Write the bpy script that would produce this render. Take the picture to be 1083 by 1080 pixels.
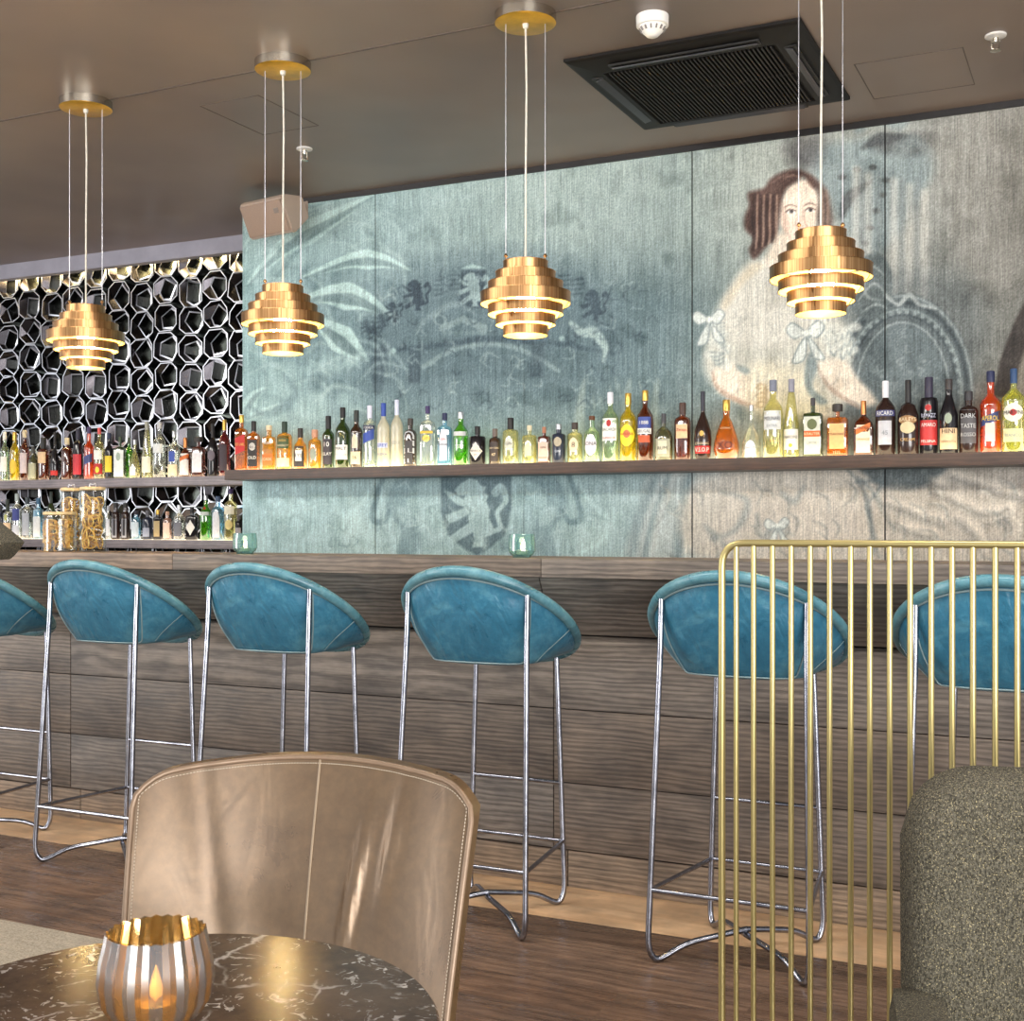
import bpy, bmesh, math, random
import numpy as np
from mathutils import Vector, Matrix
for o in list(bpy.data.objects): bpy.data.objects.remove(o)
C = bpy.context.scene.collection
SC = bpy.context.scene
random.seed(7); rng = np.random.default_rng(7)
PI = math.pi
# ------------------------------------------------------------------ camera, world, lights, exposure
YAW = math.radians(25.9); FOC = 1316.0; CAMZ = 1.21
cd = bpy.data.cameras.new('camera'); cam = bpy.data.objects.new('camera', cd); C.objects.link(cam)
cam.location = (0, 0, CAMZ); cam.rotation_euler = (PI/2, 0, YAW)
cd.sensor_fit = 'HORIZONTAL'; cd.sensor_width = 36; cd.lens = 36*FOC/1083; cd.shift_y = 15/1083
cd.clip_start = .05; cd.clip_end = 60
SC.camera = cam
w = bpy.data.worlds.new('world'); SC.world = w; w.use_nodes = True
bgn = w.node_tree.nodes['Background']; bgn.inputs[0].default_value = (.93, .96, 1, 1); bgn.inputs[1].default_value = .9
def area(name, loc, rot, sx, sy, power, col):
    l = bpy.data.lights.new(name, 'AREA'); l.shape = 'RECTANGLE'; l.size = sx; l.size_y = sy; l.energy = power; l.color = col
    o = bpy.data.objects.new(name, l); C.objects.link(o); o.location = loc; o.rotation_euler = rot; return o
area('window_light_left', (-8.8, -1.6, 1.5), (math.radians(90), 0, math.radians(-48)), 2.6, 2.2, 150, (1, .97, .93))
area('window_light_right', (4.0, -3.0, 1.2), (math.radians(90), 0, math.radians(28)), 5.6, 2.2, 480, (1, .98, .95))
for k, x in enumerate((-5.6, -2.6, .4)):
    area('added_fill_row', (x, 2.15, 2.88), (math.radians(44), 0, 0), 2.2, .5, 62, (1, .95, .88))  # unseen fill lights, added overhead to brighten the mural and bar
SC.view_settings.view_transform = 'Standard'; SC.view_settings.look = 'None'
SC.view_settings.gamma = 1; SC.view_settings.use_curve_mapping = False
SC.view_settings.exposure = 0.35
SC.cycles.use_denoising = True
SC.cycles.transparent_max_bounces = 32
SC.cycles.max_bounces = 8
SC.cycles.sample_clamp_indirect = 4
SC.cycles.caustics_reflective = False; SC.cycles.caustics_refractive = False
# ------------------------------------------------------------------ photo pixel -> place
SA, CA = math.sin(YAW), math.cos(YAW)
def at_y(px, py, Y):
    u = (px-541.5)/FOC; Z = Y/(CA+u*SA)
    return Vector((Z*(-SA+u*CA), Y, CAMZ-(py-555)*Z/FOC))
def at_z(px, py, z):
    u = (px-541.5)/FOC; Z = (CAMZ-z)*FOC/(py-555)
    return Vector((Z*(-SA+u*CA), Z*(CA+u*SA), z))
def at_d(px, py, Z):
    u = (px-541.5)/FOC
    return Vector((Z*(-SA+u*CA), Z*(CA+u*SA), CAMZ-(py-555)*Z/FOC))
def depth(p): return -SA*p[0]+CA*p[1]
# ------------------------------------------------------------------ colours and materials
def lin(c):
    f = lambda v: v/12.92 if v <= .04045 else ((v+.055)/1.055)**2.4
    return tuple(f(v/255) for v in c)
def L4(c): return (*lin(c), 1)
class NT:
    def __init__(s, name):
        s.m = bpy.data.materials.new(name); s.m.use_nodes = True; s.t = s.m.node_tree
        s.b = s.t.nodes['Principled BSDF']; s.out = s.t.nodes['Material Output']
    def n(s, typ, **kw):
        nd = s.t.nodes.new('ShaderNode'+typ)
        for k, v in kw.items():
            if k.startswith('i_'):
                key = k[2:]; key = int(key) if key.isdigit() else key.replace('_', ' ')
                if hasattr(v, 'node') : s.t.links.new(v, nd.inputs[key])
                else: nd.inputs[key].default_value = v
            else: setattr(nd, k, v)
        return nd
    def l(s, a, b): s.t.links.new(a, b)
    def coord(s, scale=(1, 1, 1), kind='Object', rot=(0, 0, 0)):
        return s.n('Mapping', i_Vector=s.n('TexCoord').outputs[kind], i_Scale=scale, i_Rotation=rot).outputs[0]
    def noise(s, vec, scale=5, detail=4, rough=.6, dist=0):
        return s.n('TexNoise', i_Vector=vec, i_Scale=scale, i_Detail=detail, i_Roughness=rough, i_Distortion=dist).outputs[0]
    def ramp(s, fac, stops):
        r = s.n('ValToRGB', i_0=fac); e = r.color_ramp.elements
        while len(e) < len(stops): e.new(.5)
        for k, (p, c) in enumerate(stops):
            e[k].position = p; e[k].color = (*c, 1) if len(c) == 3 else c
        return r.outputs[0]
    def mix(s, a, b, fac, mode='MIX'):
        m = s.n('Mix', data_type='RGBA', blend_type=mode)
        for sock, v in ((m.inputs[0], fac), (m.inputs[6], a), (m.inputs[7], b)):
            if hasattr(v, 'node'): s.l(v, sock)
            else: sock.default_value = v if not isinstance(v, tuple) or len(v) == 4 else (*v, 1)
        return m.outputs[2]
    def math(s, op, a, b=0.0):
        m = s.n('Math', operation=op)
        for sock, v in ((m.inputs[0], a), (m.inputs[1], b)):
            if hasattr(v, 'node'): s.l(v, sock)
            else: sock.default_value = v
        return m.outputs[0]
    def bump(s, h, strength=.2, dist=.01):
        s.l(s.n('Bump', i_Height=h, i_Strength=strength, i_Distance=dist).outputs[0], s.b.inputs['Normal'])
    def set(s, **kw):
        for k, v in kw.items():
            key = k.replace('_', ' ')
            if hasattr(v, 'node'): s.l(v, s.b.inputs[key])
            else: s.b.inputs[key].default_value = v
        return s
MC = {}
def plain(name, col, rough=.5, metal=0, var=.12, scale=30, bump=0, emit=0):
    if name in MC: return MC[name]
    a = NT(name); c = lin(col)
    v = a.coord()
    n = a.noise(v, scale, 3)
    lo = tuple(x*(1-var) for x in c); hi = tuple(min(1, x*(1+var)) for x in c)
    a.set(Base_Color=a.ramp(n, [(.3, lo), (.7, hi)]), Roughness=rough, Metallic=metal)
    if bump: a.bump(n, bump)
    if emit: a.set(Emission_Color=(*c, 1), Emission_Strength=emit)
    MC[name] = a.m; return a.m
def thin_glass(name, col, body=.15, gloss=.12, rough=.05, solid=None, edge=.35, wall=.7):
    """tinted container glass: see-through, with a gloss that rises at the edge and a little body colour"""
    if name in MC: return MC[name]
    a = NT(name); c = lin(col); t = a.t; t.nodes.remove(a.b)
    tr = a.n('BsdfTransparent', i_Color=(*c, 1))
    s = lin(solid) if solid else c
    tl = a.n('BsdfTranslucent', i_Color=(*s, 1)); df = a.n('BsdfDiffuse', i_Color=(*s, 1))
    bd = a.n('MixShader', i_0=.5, i_1=tl.outputs[0], i_2=df.outputs[0])
    nz = a.noise(a.coord((1, 1, .6)), 25, 2)
    fb = a.math('MULTIPLY', a.math('ADD', nz, .5), body)
    m1 = a.n('MixShader', i_0=fb, i_1=tr.outputs[0], i_2=bd.outputs[0])
    gl = a.n('BsdfGlossy', i_Color=(1, 1, 1, 1), i_Roughness=rough)
    lw = a.n('LayerWeight', i_Blend=.35)
    if wall:                                      # thick glass seen edge-on swallows the light
        dk = a.n('BsdfDiffuse', i_Color=(*[x*.22+.01 for x in s], 1))
        lw2 = a.n('LayerWeight', i_Blend=.5)
        ef = a.math('MULTIPLY', a.ramp(lw2.outputs['Facing'], [(.55, (0, 0, 0)), (.92, (1, 1, 1))]), wall)
        m1 = a.n('MixShader', i_0=ef, i_1=m1.outputs[0], i_2=dk.outputs[0])
    fac = a.math('ADD', a.math('MULTIPLY', lw.outputs['Facing'], edge), gloss)
    m2 = a.n('MixShader', i_0=fac, i_1=m1.outputs[0], i_2=gl.outputs[0])
    a.l(m2.outputs[0], a.out.inputs[0]); MC[name] = a.m; return a.m
def emitter(name, col, st):
    if name in MC: return MC[name]
    a = NT(name); c = lin(col); a.set(Base_Color=(*c, 1), Emission_Color=(*c, 1), Emission_Strength=st); MC[name] = a.m; return a.m
# ------------------------------------------------------------------ mesh helpers
def obj(name, bm, mat, parent=None, smooth=35, kind=None):
    me = bpy.data.meshes.new(name)
    if isinstance(bm, bmesh.types.BMesh):
        bm.normal_update(); bm.to_mesh(me); bm.free()
    else: me = bm; me.name = name
    for m in (mat if isinstance(mat, (list, tuple)) else [mat]): me.materials.append(m)
    if smooth:
        me.polygons.foreach_set('use_smooth', [True]*len(me.polygons))
        me.set_sharp_from_angle(angle=math.radians(smooth))
    o = bpy.data.objects.new(name, me); C.objects.link(o)
    if parent: o.parent = parent
    if kind: o['kind'] = kind
    return o
def struct(name, bm, mat, smooth=35): return obj(name, bm, mat, None, smooth, 'structure')
def tag(o, label, cat, group=None):
    o['label'] = label; o['category'] = cat
    if group: o['group'] = group
    return o
def thing(name, label, cat, loc=(0, 0, 0), rz=0, group=None):
    o = bpy.data.objects.new(name, None); C.objects.link(o); o.location = loc; o.rotation_euler = (0, 0, rz)
    return tag(o, label, cat, group)
def dup(root, loc, rz, label, group=None):
    r = root.copy(); C.objects.link(r); r.location = loc; r.rotation_euler = (0, 0, rz); r['label'] = label
    if group: r['group'] = group
    for ch in list(root.children):
        c = ch.copy(); C.objects.link(c); c.parent = r
        for g in list(ch.children):
            d = g.copy(); C.objects.link(d); d.parent = c
    return r
B = bmesh.new
def box(bm, c, s, rot=None, bev=0):
    M = Matrix.Translation(c)
    if rot: M = M @ Matrix.Rotation(rot[2], 4, 'Z') @ Matrix.Rotation(rot[1], 4, 'Y') @ Matrix.Rotation(rot[0], 4, 'X')
    g = bmesh.ops.create_cube(bm, size=1, matrix=M @ Matrix.Diagonal((*s, 1)))
    if bev:
        es = list({e for v in g['verts'] for e in v.link_edges})
        bmesh.ops.bevel(bm, geom=es, offset=bev, segments=2, affect='EDGES', profile=.7)
    return bm
def bx(bm, x0, x1, y0, y1, z0, z1, bev=0): return box(bm, ((x0+x1)/2, (y0+y1)/2, (z0+z1)/2), (x1-x0, y1-y0, z1-z0), None, bev)
def loft(bm, rings, cap0=True, cap1=True, closed=True, mi=0):
    vs = [[bm.verts.new(p) for p in r] for r in rings]; n = len(vs[0])
    for a, b in zip(vs, vs[1:]):
        for k in range(n if closed else n-1):
            f = bm.faces.new((a[k], a[(k+1) % n], b[(k+1) % n], b[k])); f.material_index = mi
    if cap0: bm.faces.new(list(reversed(vs[0])))
    if cap1: bm.faces.new(vs[-1])
    return vs
def tube(bm, pts, r, n=8, closed=False):
    P = [Vector(p) for p in pts]; m = len(P); R = r if isinstance(r, (list, tuple)) else [r]*m
    T = []
    for i in range(m):
        a = P[i-1] if (i > 0 or closed) else P[i]; b = P[(i+1) % m] if (i < m-1 or closed) else P[i]
        d = (b-a); T.append(d.normalized() if d.length > 1e-9 else Vector((0, 0, 1)))
    u = T[0].orthogonal().normalized(); rings = []
    for i in range(m):
        if i:
            q = T[i-1].rotation_difference(T[i]); u = q @ u
            u = (u-T[i]*u.dot(T[i])).normalized()
        v = T[i].cross(u)
        rings.append([P[i]+R[i]*(math.cos(2*PI*k/n)*u+math.sin(2*PI*k/n)*v) for k in range(n)])
    if closed:
        # undo the twist gathered round the loop
        rings.append(rings[0]); q = rings[-2]
        best = min(range(n), key=lambda s: (Vector(q[0])-Vector(rings[0][s])).length)
        vs = [[bm.verts.new(p) for p in rr] for rr in rings[:-1]]
        for i in range(m):
            a = vs[i]; b = vs[(i+1) % m]; s = best if i == m-1 else 0
            for k in range(n): bm.faces.new((a[k], a[(k+1) % n], b[(k+1+s) % n], b[(k+s) % n]))
    else: loft(bm, rings)
    return bm
def rounded(pts, rad, n=5, closed=False):
    """polyline with its corners rounded"""
    P = [Vector(p) for p in pts]; out = []; m = len(P)
    for i in range(m):
        if not closed and i in (0, m-1): out.append(P[i]); continue
        a, b, c = P[i-1], P[i], P[(i+1) % m]
        d1 = min(rad, (a-b).length*.49); d2 = min(rad, (c-b).length*.49)
        p0 = b+(a-b).normalized()*d1; p2 = b+(c-b).normalized()*d2
        for k in range(n+1):
            t = k/n; out.append((1-t)**2*p0+2*t*(1-t)*b+t*t*p2)
    return out
def lathe(bm, prof, n=32, c=(0, 0, 0), cap0=True, cap1=True, e=2.0, sy=1.0):
    """prof: (z, radius); e > 2 squares the section"""
    rings = []
    for z, r in prof:
        q = []
        for k in range(n):
            t = 2*PI*k/n; x, y = math.cos(t), math.sin(t)
            if e != 2: s = (abs(x)**e+abs(y)**e)**(-1/e); x, y = x*s, y*s
            q.append((c[0]+r*x, c[1]+r*y*sy, c[2]+z))
        rings.append(q)
    loft(bm, rings, cap0, cap1); return bm
def gridmesh(bm, fn, nu, nv, mi=0):
    vs = [[bm.verts.new(fn(i/nu, j/nv)) for j in range(nv+1)] for i in range(nu+1)]
    for i in range(nu):
        for j in range(nv):
            f = bm.faces.new((vs[i][j], vs[i+1][j], vs[i+1][j+1], vs[i][j+1])); f.material_index = mi
    return vs
def solidify(bm, t):
    bm.normal_update(); bmesh.ops.solidify(bm, geom=list(bm.faces), thickness=t); return bm
TXT = {}
def text_mesh(s):
    """outline of a word, one unit high, centred"""
    if s not in TXT:
        cu = bpy.data.curves.new('t', 'FONT'); cu.body = s; cu.resolution_u = 2; cu.align_x = 'CENTER'
        o = bpy.data.objects.new('t', cu); me = bpy.data.meshes.new_from_object(o)
        n = len(me.vertices); co = np.empty(n*3); me.vertices.foreach_get('co', co); co = co.reshape(-1, 3)[:, :2]
        fs = [tuple(p.vertices) for p in me.polygons]
        lo, hi = co.min(0), co.max(0); co = (co-(lo+hi)/2)/max(1e-6, hi[1]-lo[1])
        TXT[s] = (co, fs); bpy.data.objects.remove(o); bpy.data.meshes.remove(me); bpy.data.curves.remove(cu)
    return TXT[s]
# ------------------------------------------------------------------ materials of the room
H = 2.92; YM = 5.40; YN = 6.10; YB = 5.90; XM = -4.237     # ceiling, mural, niche panel, niche beam, mural's left end
def m_ceiling():
    a = NT('painted_ceiling'); n = a.noise(a.coord(), 1.1, 3, .5)
    a.set(Base_Color=a.ramp(n, [(.3, lin((108, 94, 88))), (.7, lin((132, 115, 104)))]), Roughness=.38, Specular_IOR_Level=.55); a.bump(a.noise(a.coord(), .9, 2), .25, .12); return a.m
def m_wood(name, c0, c1, rough=.55, gscale=1.0, bump=.25, tone=True):
    a = NT(name)
    v = a.coord((1.2, 1, 1))
    off = a.n('Attribute', attribute_name='shift').outputs['Vector']
    v2 = a.n('VectorMath', operation='ADD', i_0=a.n('TexCoord').outputs['Object'], i_1=off).outputs[0]
    st = a.n('Mapping', i_Vector=v2, i_Scale=(1.2*gscale, 20*gscale, 52*gscale)).outputs[0]
    g1 = a.noise(st, 3.6, 9, .76, .2)
    kn = a.n('TexWave', i_Vector=a.n('Mapping', i_Vector=v2, i_Scale=(.7, 2, 4)).outputs[0], i_Scale=5.0, i_Distortion=7.0, i_Detail=3.0, i_Detail_Scale=1.2, wave_type='RINGS').outputs[1]
    sp = a.noise(a.n('Mapping', i_Vector=v2, i_Scale=(3, 3, 5)).outputs[0], 2.2, 3)
    f = a.math('ADD', a.math('MULTIPLY', g1, .80), a.math('MULTIPLY', kn, .20))
    col = a.ramp(f, [(.25, lin(c0)), (.78, lin(c1))])
    col = a.mix(col, a.ramp(sp, [(.3, (.62, .62, .64)), (.7, (1.25, 1.2, 1.14))]), .85, 'MULTIPLY')
    if tone: col = a.mix(col, a.n('Attribute', attribute_name='tone').outputs['Color'], 1.0, 'MULTIPLY')
    a.set(Base_Color=col, Roughness=a.ramp(g1, [(.3, (rough-.1,)*3), (.8, (rough+.15,)*3)])); a.bump(f, bump, .004); return a.m
W_BAR = m_wood('weathered_bar_oak', (62, 56, 52), (152, 141, 131), .48)
W_TOP = m_wood('bar_top_oak', (72, 62, 56), (158, 140, 124), .48)
W_FLOOR = m_wood('floor_oak', (84, 64, 52), (140, 112, 92), .28, .8, .12)
W_PALE = m_wood('pale_floor_oak', (186, 150, 114), (226, 196, 160), .36, .8, .1)
W_SHELF = m_wood('dark_shelf_oak', (60, 44, 36), (92, 70, 58), .45, 1, .1, False)
W_GREY = m_wood('grey_shelf_wood', (112, 104, 108), (158, 148, 152), .4, 1, .1, False)
M_CHROME = plain('chrome_tube', (176, 178, 186), .16, 1, .08, 12)
M_DARKMETAL = plain('black_lacquer', (30, 26, 25), .35, 0, .1)
def planks(bm, boxes, tones, bev=.002):
    """boxes (x0,x1,y0,y1,z0,z1), each board with its own tone and grain offset"""
    sh = bm.verts.layers.float_vector.new('shift'); tn = bm.verts.layers.float_color.new('tone')
    for b, t in zip(boxes, tones):
        k = set(bm.verts); bx(bm, *b, bev=bev)
        s = Vector((random.uniform(-30, 30), random.uniform(-3, 3), random.uniform(-9, 9)))
        for v in bm.verts:
            if v not in k: v[sh] = s; v[tn] = (*t, 1)
    return bm
def tone(r=.14, warm=.05):
    r *= 1.5
    v = 1+random.uniform(-r, r); h = random.uniform(-warm, warm); return (v*(1+h), v, v*(1-h))
# ------------------------------------------------------------------ floor, ceiling, walls
bm = B(); bs = []; ts = []
y = -2.6
while y < 3.5-.001:
    y1 = min(y+.17, 3.5); x = -9-random.random()*1.5
    while x < 3.5:
        x1 = x+random.uniform(1.3, 2.3); bs.append((x, min(x1, 3.6), y, y1, -.04, 0)); ts.append(tone(.16, .04)); x = x1
    y = y1
planks(bm, bs, ts, .0008); struct('floor', bm, W_FLOOR)
bm = B(); bs = []; ts = []
x = -10
while x < 3.5:
    x1 = x+1.9; bs.append((x, min(x1, 3.6), 3.5, 3.83, -.04, 0)); ts.append(tone(.06, .03)); x = x1
planks(bm, bs, ts, .0008); struct('trim_1', bm, W_PALE)['label'] = 'pale oak border of the floor along the bar front'
struct('floor_service', bx(B(), -10, 3.6, 3.83, 6.3, -.04, 0), plain('service_floor', (70, 62, 58), .6))
struct('ceiling', bx(B(), -10, 3.6, -2.6, 6.4, H, H+.1), m_ceiling())
M_TRIM = plain('dark_trim', (22, 19, 21), .5)
bm = B(); bx(bm, -10, 3.6, 3.79, 3.80, H-.002, H+.002)
struct('trim_2', bm, plain('ceiling_joint', (84, 73, 68), .6))
bm = B(); bx(bm, XM, 3.6, YM-.012, YM+.02, H-.026, H); struct('trim_3', bm, M_TRIM)
# access hatches: thin shadow joints in the ceiling
def hatch(n, p0, p1):
    bm = B(); x0, y0 = p0; x1, y1 = p1; t = .003
    for q in ((x0, x1, y0, y0+t), (x0, x1, y1-t, y1), (x0, x0+t, y0, y1), (x1-t, x1, y0, y1)): bx(bm, *q, H-.0015, H+.002)
    struct('trim_%d' % n, bm, plain('hatch_joint', (88, 76, 70), .6))
p = at_z(211, 112, H); q_ = at_z(274, 101, H); hatch(4, (p.x, p.y), (q_.x, p.y+.42))
p = at_z(903, 68, H); q_ = at_z(1018, 48, H); hatch(5, (p.x, p.y), (q_.x, p.y+.42))
struct('wall_back', bx(B(), XM, 3.6, YM+.03, YM+.25, 0, H), M_TRIM)
struct('wall_niche', bx(B(), -10, XM, YN+.02, YN+.2, 0, H), plain('niche_wall', (36, 34, 36), .4))
struct('wall_niche_right', bx(B(), XM-.02, XM+.02, YM+.03, YN+.2, 0, H), plain('mural_edge', (96, 104, 104), .6))
struct('beam_niche', bx(B(), -10, XM-.02, YB, YB+.06, H-.095, H), plain('grey_beam', (144, 142, 154), .55, 0, .1, 8))
# ------------------------------------------------------------------ the mural: printed panels
GX = np.arange(XM, .75, .0046); GZ = np.arange(.62, H-.022, .0054)
MX, MZ = np.meshgrid(GX, GZ)                        # plane of the wall
_Z = -SA*MX+CA*YM; PX = 541.5+FOC*(CA*MX+SA*YM)/_Z; PY = 555-FOC*(MZ-CAMZ)/_Z
ART = np.zeros(MX.shape+(3,))
def smooth_noise(sx, sz, seed, octs=3):
    r = np.random.default_rng(seed); out = np.zeros(MX.shape); am = 1; tot = 0
    for o in range(octs):
        nx = int(6/sx*2**o)+4; nz = int(3/sz*2**o)+4; g = r.random((nz, nx))
        fx = (MX-XM)/sx*2**o; fz = (MZ-.5)/sz*2**o
        ix = np.clip(fx.astype(int), 0, nx-2); iz = np.clip(fz.astype(int), 0, nz-2); tx = fx-ix; tz = fz-iz
        tx = tx*tx*(3-2*tx); tz = tz*tz*(3-2*tz)
        out += am*((g[iz, ix]*(1-tx)+g[iz, ix+1]*tx)*(1-tz)+(g[iz+1, ix]*(1-tx)+g[iz+1, ix+1]*tx)*tz); tot += am; am *= .5
    return out/tot
N1 = smooth_noise(.5, .4, 1); N2 = smooth_noise(.12, .12, 2, 4); N3 = smooth_noise(.012, .5, 3, 2)
def interp(xs, cols, v):
    c = np.array(cols, float); return np.stack([np.interp(v, xs, c[:, k]) for k in range(3)], -1)
up = interp([256, 400, 560, 720, 800, 1000, 1083], [(144, 172, 172), (138, 166, 168), (148, 168, 164), (140, 156, 152), (150, 158, 150), (142, 144, 138), (120, 118, 110)], PX)
mid = interp([256, 330, 430, 560, 700, 780, 900, 1000, 1083], [(128, 162, 164), (118, 148, 154), (104, 130, 138), (98, 124, 132), (98, 122, 128), (118, 134, 132), (120, 128, 126), (118, 122, 118), (104, 104, 98)], PX)
low = interp([256, 400, 560, 700, 760, 900, 1083], [(152, 186, 188), (148, 178, 180), (140, 172, 176), (148, 172, 174), (172, 174, 168), (176, 168, 156), (158, 148, 136)], PX)
tt = np.interp(PY, [130, 250, 320, 400, 470, 505, 600], [0, .15, 1, 1, .7, 0, 0])[..., None]
ts_ = np.interp(PY, [480, 500], [0, 1])[..., None]
ART[:] = (up*(1-tt)+mid*tt)*(1-ts_)+low*ts_
def blend(mask, col, a=1.0):
    ART[:] += (np.array(col, float)-ART)*(mask*a)[..., None]
def sub(pts, pad):
    p = np.array(pts, float); m = (PX > p[:, 0].min()-pad) & (PX < p[:, 0].max()+pad) & (PY > p[:, 1].min()-pad) & (PY < p[:, 1].max()+pad)
    r = np.where(m.any(1))[0]; c = np.where(m.any(0))[0]
    if len(r) == 0: return None
    return np.s_[r[0]:r[-1]+1, c[0]:c[-1]+1]
def seg_d(X, Y, a, b):
    dx, dy = b[0]-a[0], b[1]-a[1]; t = np.clip(((X-a[0])*dx+(Y-a[1])*dy)/(dx*dx+dy*dy+1e-9), 0, 1)
    return np.hypot(X-a[0]-t*dx, Y-a[1]-t*dy), t
def cr(pts, n=6, closed=False):
    """smooth curve through the points"""
    P = np.array(pts, float); m = len(P); out = []
    for i in range(m if closed else m-1):
        g = lambda k: P[k % m] if closed else P[min(max(k, 0), m-1)]
        p0, p1, p2, p3 = g(i-1), g(i), g(i+1), g(i+2)
        for k in range(n):
            t = k/n; out.append(.5*((2*p1)+(-p0+p2)*t+(2*p0-5*p1+4*p2-p3)*t*t+(-p0+3*p1-3*p2+p3)*t**3))
    if not closed: out.append(P[-1])
    return np.array(out)
def poly(pts, col, a=1.0, soft=1.5, smooth=True):
    if smooth: pts = cr(pts, 5, True)
    s = sub(pts, soft*3+4)
    if s is None: return
    X, Y = PX[s], PY[s]; ins = np.zeros(X.shape, bool); d = np.full(X.shape, 1e9); n = len(pts)
    for i in range(n):
        p, q = pts[i], pts[(i+1) % n]
        if p[1] != q[1]:
            c = ((p[1] > Y) != (q[1] > Y)) & (X < (q[0]-p[0])*(Y-p[1])/(q[1]-p[1])+p[0]); ins ^= c
        d = np.minimum(d, seg_d(X, Y, p, q)[0])
    m = np.clip(.5+np.where(ins, d, -d)/(2*soft), 0, 1)
    ART[s] += (np.array(col, float)-ART[s])*(m*a)[..., None]
def stroke(pts, w, col, a=1.0, soft=1.0, smooth=True):
    """w: width, or (start, middle, end)"""
    if smooth and len(pts) > 2: pts = cr(pts, 6)
    ww = w if isinstance(w, tuple) else (w, w, w); s = sub(pts, max(ww)+soft*3+3)
    if s is None: return
    X, Y = PX[s], PY[s]; m = np.zeros(X.shape); n = len(pts)-1
    for i in range(n):
        d, t = seg_d(X, Y, pts[i], pts[i+1]); tt = (i+t)/n; wd = np.interp(tt, [0, .5, 1], ww)/2
        m = np.maximum(m, np.clip(.5+(wd-d)/(2*soft), 0, 1))
    ART[s] += (np.array(col, float)-ART[s])*(m*a)[..., None]
def blob(x, y, rx, ry, col, a=1.0, soft=2):
    poly([(x+rx*math.cos(t), y+ry*math.sin(t)) for t in np.linspace(0, 2*PI, 14)[:-1]], col, a, soft)
# --- left: large pale leaves
LT, DK = (158, 190, 188), (108, 138, 144)
def leaf(pts, w, a=.55, rib=True):
    stroke(pts, (2, w, 1), (168, 200, 196), min(.85, a*1.35), 1.1)
    if rib: stroke([(x, y+w*.1) for x, y in pts], (1, w*.42, 1), (100, 126, 132), min(.8, a*1.1), 1.1)
leaf([(262, 300), (300, 262), (350, 232), (394, 206)], 26, .5); leaf([(258, 262), (290, 226), (330, 216), (396, 196)], 18, .4)
leaf([(322, 292), (370, 276), (405, 276), (434, 286)], 22, .6); leaf([(318, 318), (350, 312), (385, 318), (418, 338)], 30, .65)
leaf([(330, 336), (350, 350), (372, 368), (390, 382)], 30, .65); stroke([(320, 392), (352, 384), (388, 382)], (4, 22, 2), LT, .4, 4)
leaf([(282, 410), (268, 420), (262, 440), (300, 426)], 16, .5)
for x, y, r in ((300, 404, 22), (330, 430, 18), (282, 440, 20), (372, 424, 13), (290, 330, 18), (270, 350, 14)): blob(x, y, r, r*.9, LT, .38, 4)
stroke([(262, 430), (285, 438), (312, 418), (300, 396)], (3, 10, 4), (104, 132, 140), .5, 2)
stroke([(270, 312), (290, 296), (330, 250), (380, 218)], (2, 5, 1), (110, 140, 144), .5, 1.5)
stroke([(398, 345), (402, 380), (380, 420)], (26, 40, 16), (88, 112, 122), .35, 8)
# --- centre: crown, banners and arches of the old print
DB = (74, 96, 110)
poly([(405, 330), (440, 288), (500, 268), (600, 276), (650, 320), (660, 400), (560, 430), (410, 420)], (92, 116, 126), .5, 16)
poly([(488, 286), (514, 286), (514, 326), (486, 326)], (66, 86, 100), .7, 1.2, False); poly([(488, 284), (500, 279), (514, 284)], LT, .7, 1, False)
def lion(cx, cy, s, col, a):
    P = [(-7, -8), (-5, -10), (-2, -12), (1, -11.5), (2, -9.5), (4, -9), (3.4, -7), (5, -6), (4, -4), (5.4, -1), (5, 2), (6.6, 5), (6, 8), (3, 9), (4, 12), (-1, 12.4), (0, 10), (-.6, 7), (-4, 9), (-8, 11.4), (-9.4, 9), (-5.4, 6), (-2, 3.6), (-2.4, 1), (-5, 2.4), (-9, 4), (-10.4, 1), (-6, -.6), (-3, -2), (-6, -2.6), (-9, -5), (-11, -8), (-7.6, -6.8), (-4, -4.6), (-3.4, -6), (-6, -6)]
    poly([(cx+x*s, cy+y*s) for x, y in P], col, a, .9, False)
    stroke([(cx+x*s, cy+y*s) for x, y in ((5, 7), (9, 5.4), (8, 0), (11, -4), (9.4, -9), (7.4, -7))], (1.8*s, 1.6*s, 3*s), col, a, .8)
lion(500, 306, 1.5, (150, 176, 176), .75); lion(440, 312, 1.35, (58, 76, 92), .8); lion(628, 322, 1.35, (62, 82, 96), .75); lion(416, 330, .9, (58, 78, 92), .8)
for x, y in ((396, 352), (388, 346), (404, 340)): lion(x, y, .7, (62, 82, 96), .6)
for x, y, w_, h_ in ((459, 305, 10, 24), (474, 300, 12, 26), (530, 300, 12, 24), (590, 300, 14, 24), (604, 305, 14, 26)):
    poly([(x, y-h_/2), (x+w_, y-h_/2-2), (x+w_, y+h_/2), (x, y+h_/2)], (104, 128, 136), .7, 1, False)
    for k in range(4): stroke([(x+1, y-h_/3+k*5), (x+w_-1, y-h_/3+k*5-1)], 2, (66, 88, 100), .5, .8)
for k in range(9):
    blob(468+k*5.5, 338+abs(k-4)*2.2, 4, 4, (134, 158, 160), .6, 1); blob(470+k*6, 352, 2.6, 2.6, (126, 152, 154), .5, 1)
stroke([(440, 350), (456, 334), (480, 322), (500, 330)], (3, 8, 3), (130, 154, 158), .5, 2)
for k in range(14): blob(456+k*8, 362+2*math.sin(k*2), 3, 2.2, (76, 98, 110), .6, 1)
stroke([(396, 372), (460, 366), (520, 358), (580, 362), (650, 374)], (4, 7, 4), (70, 92, 106), .55, 2)
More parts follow.
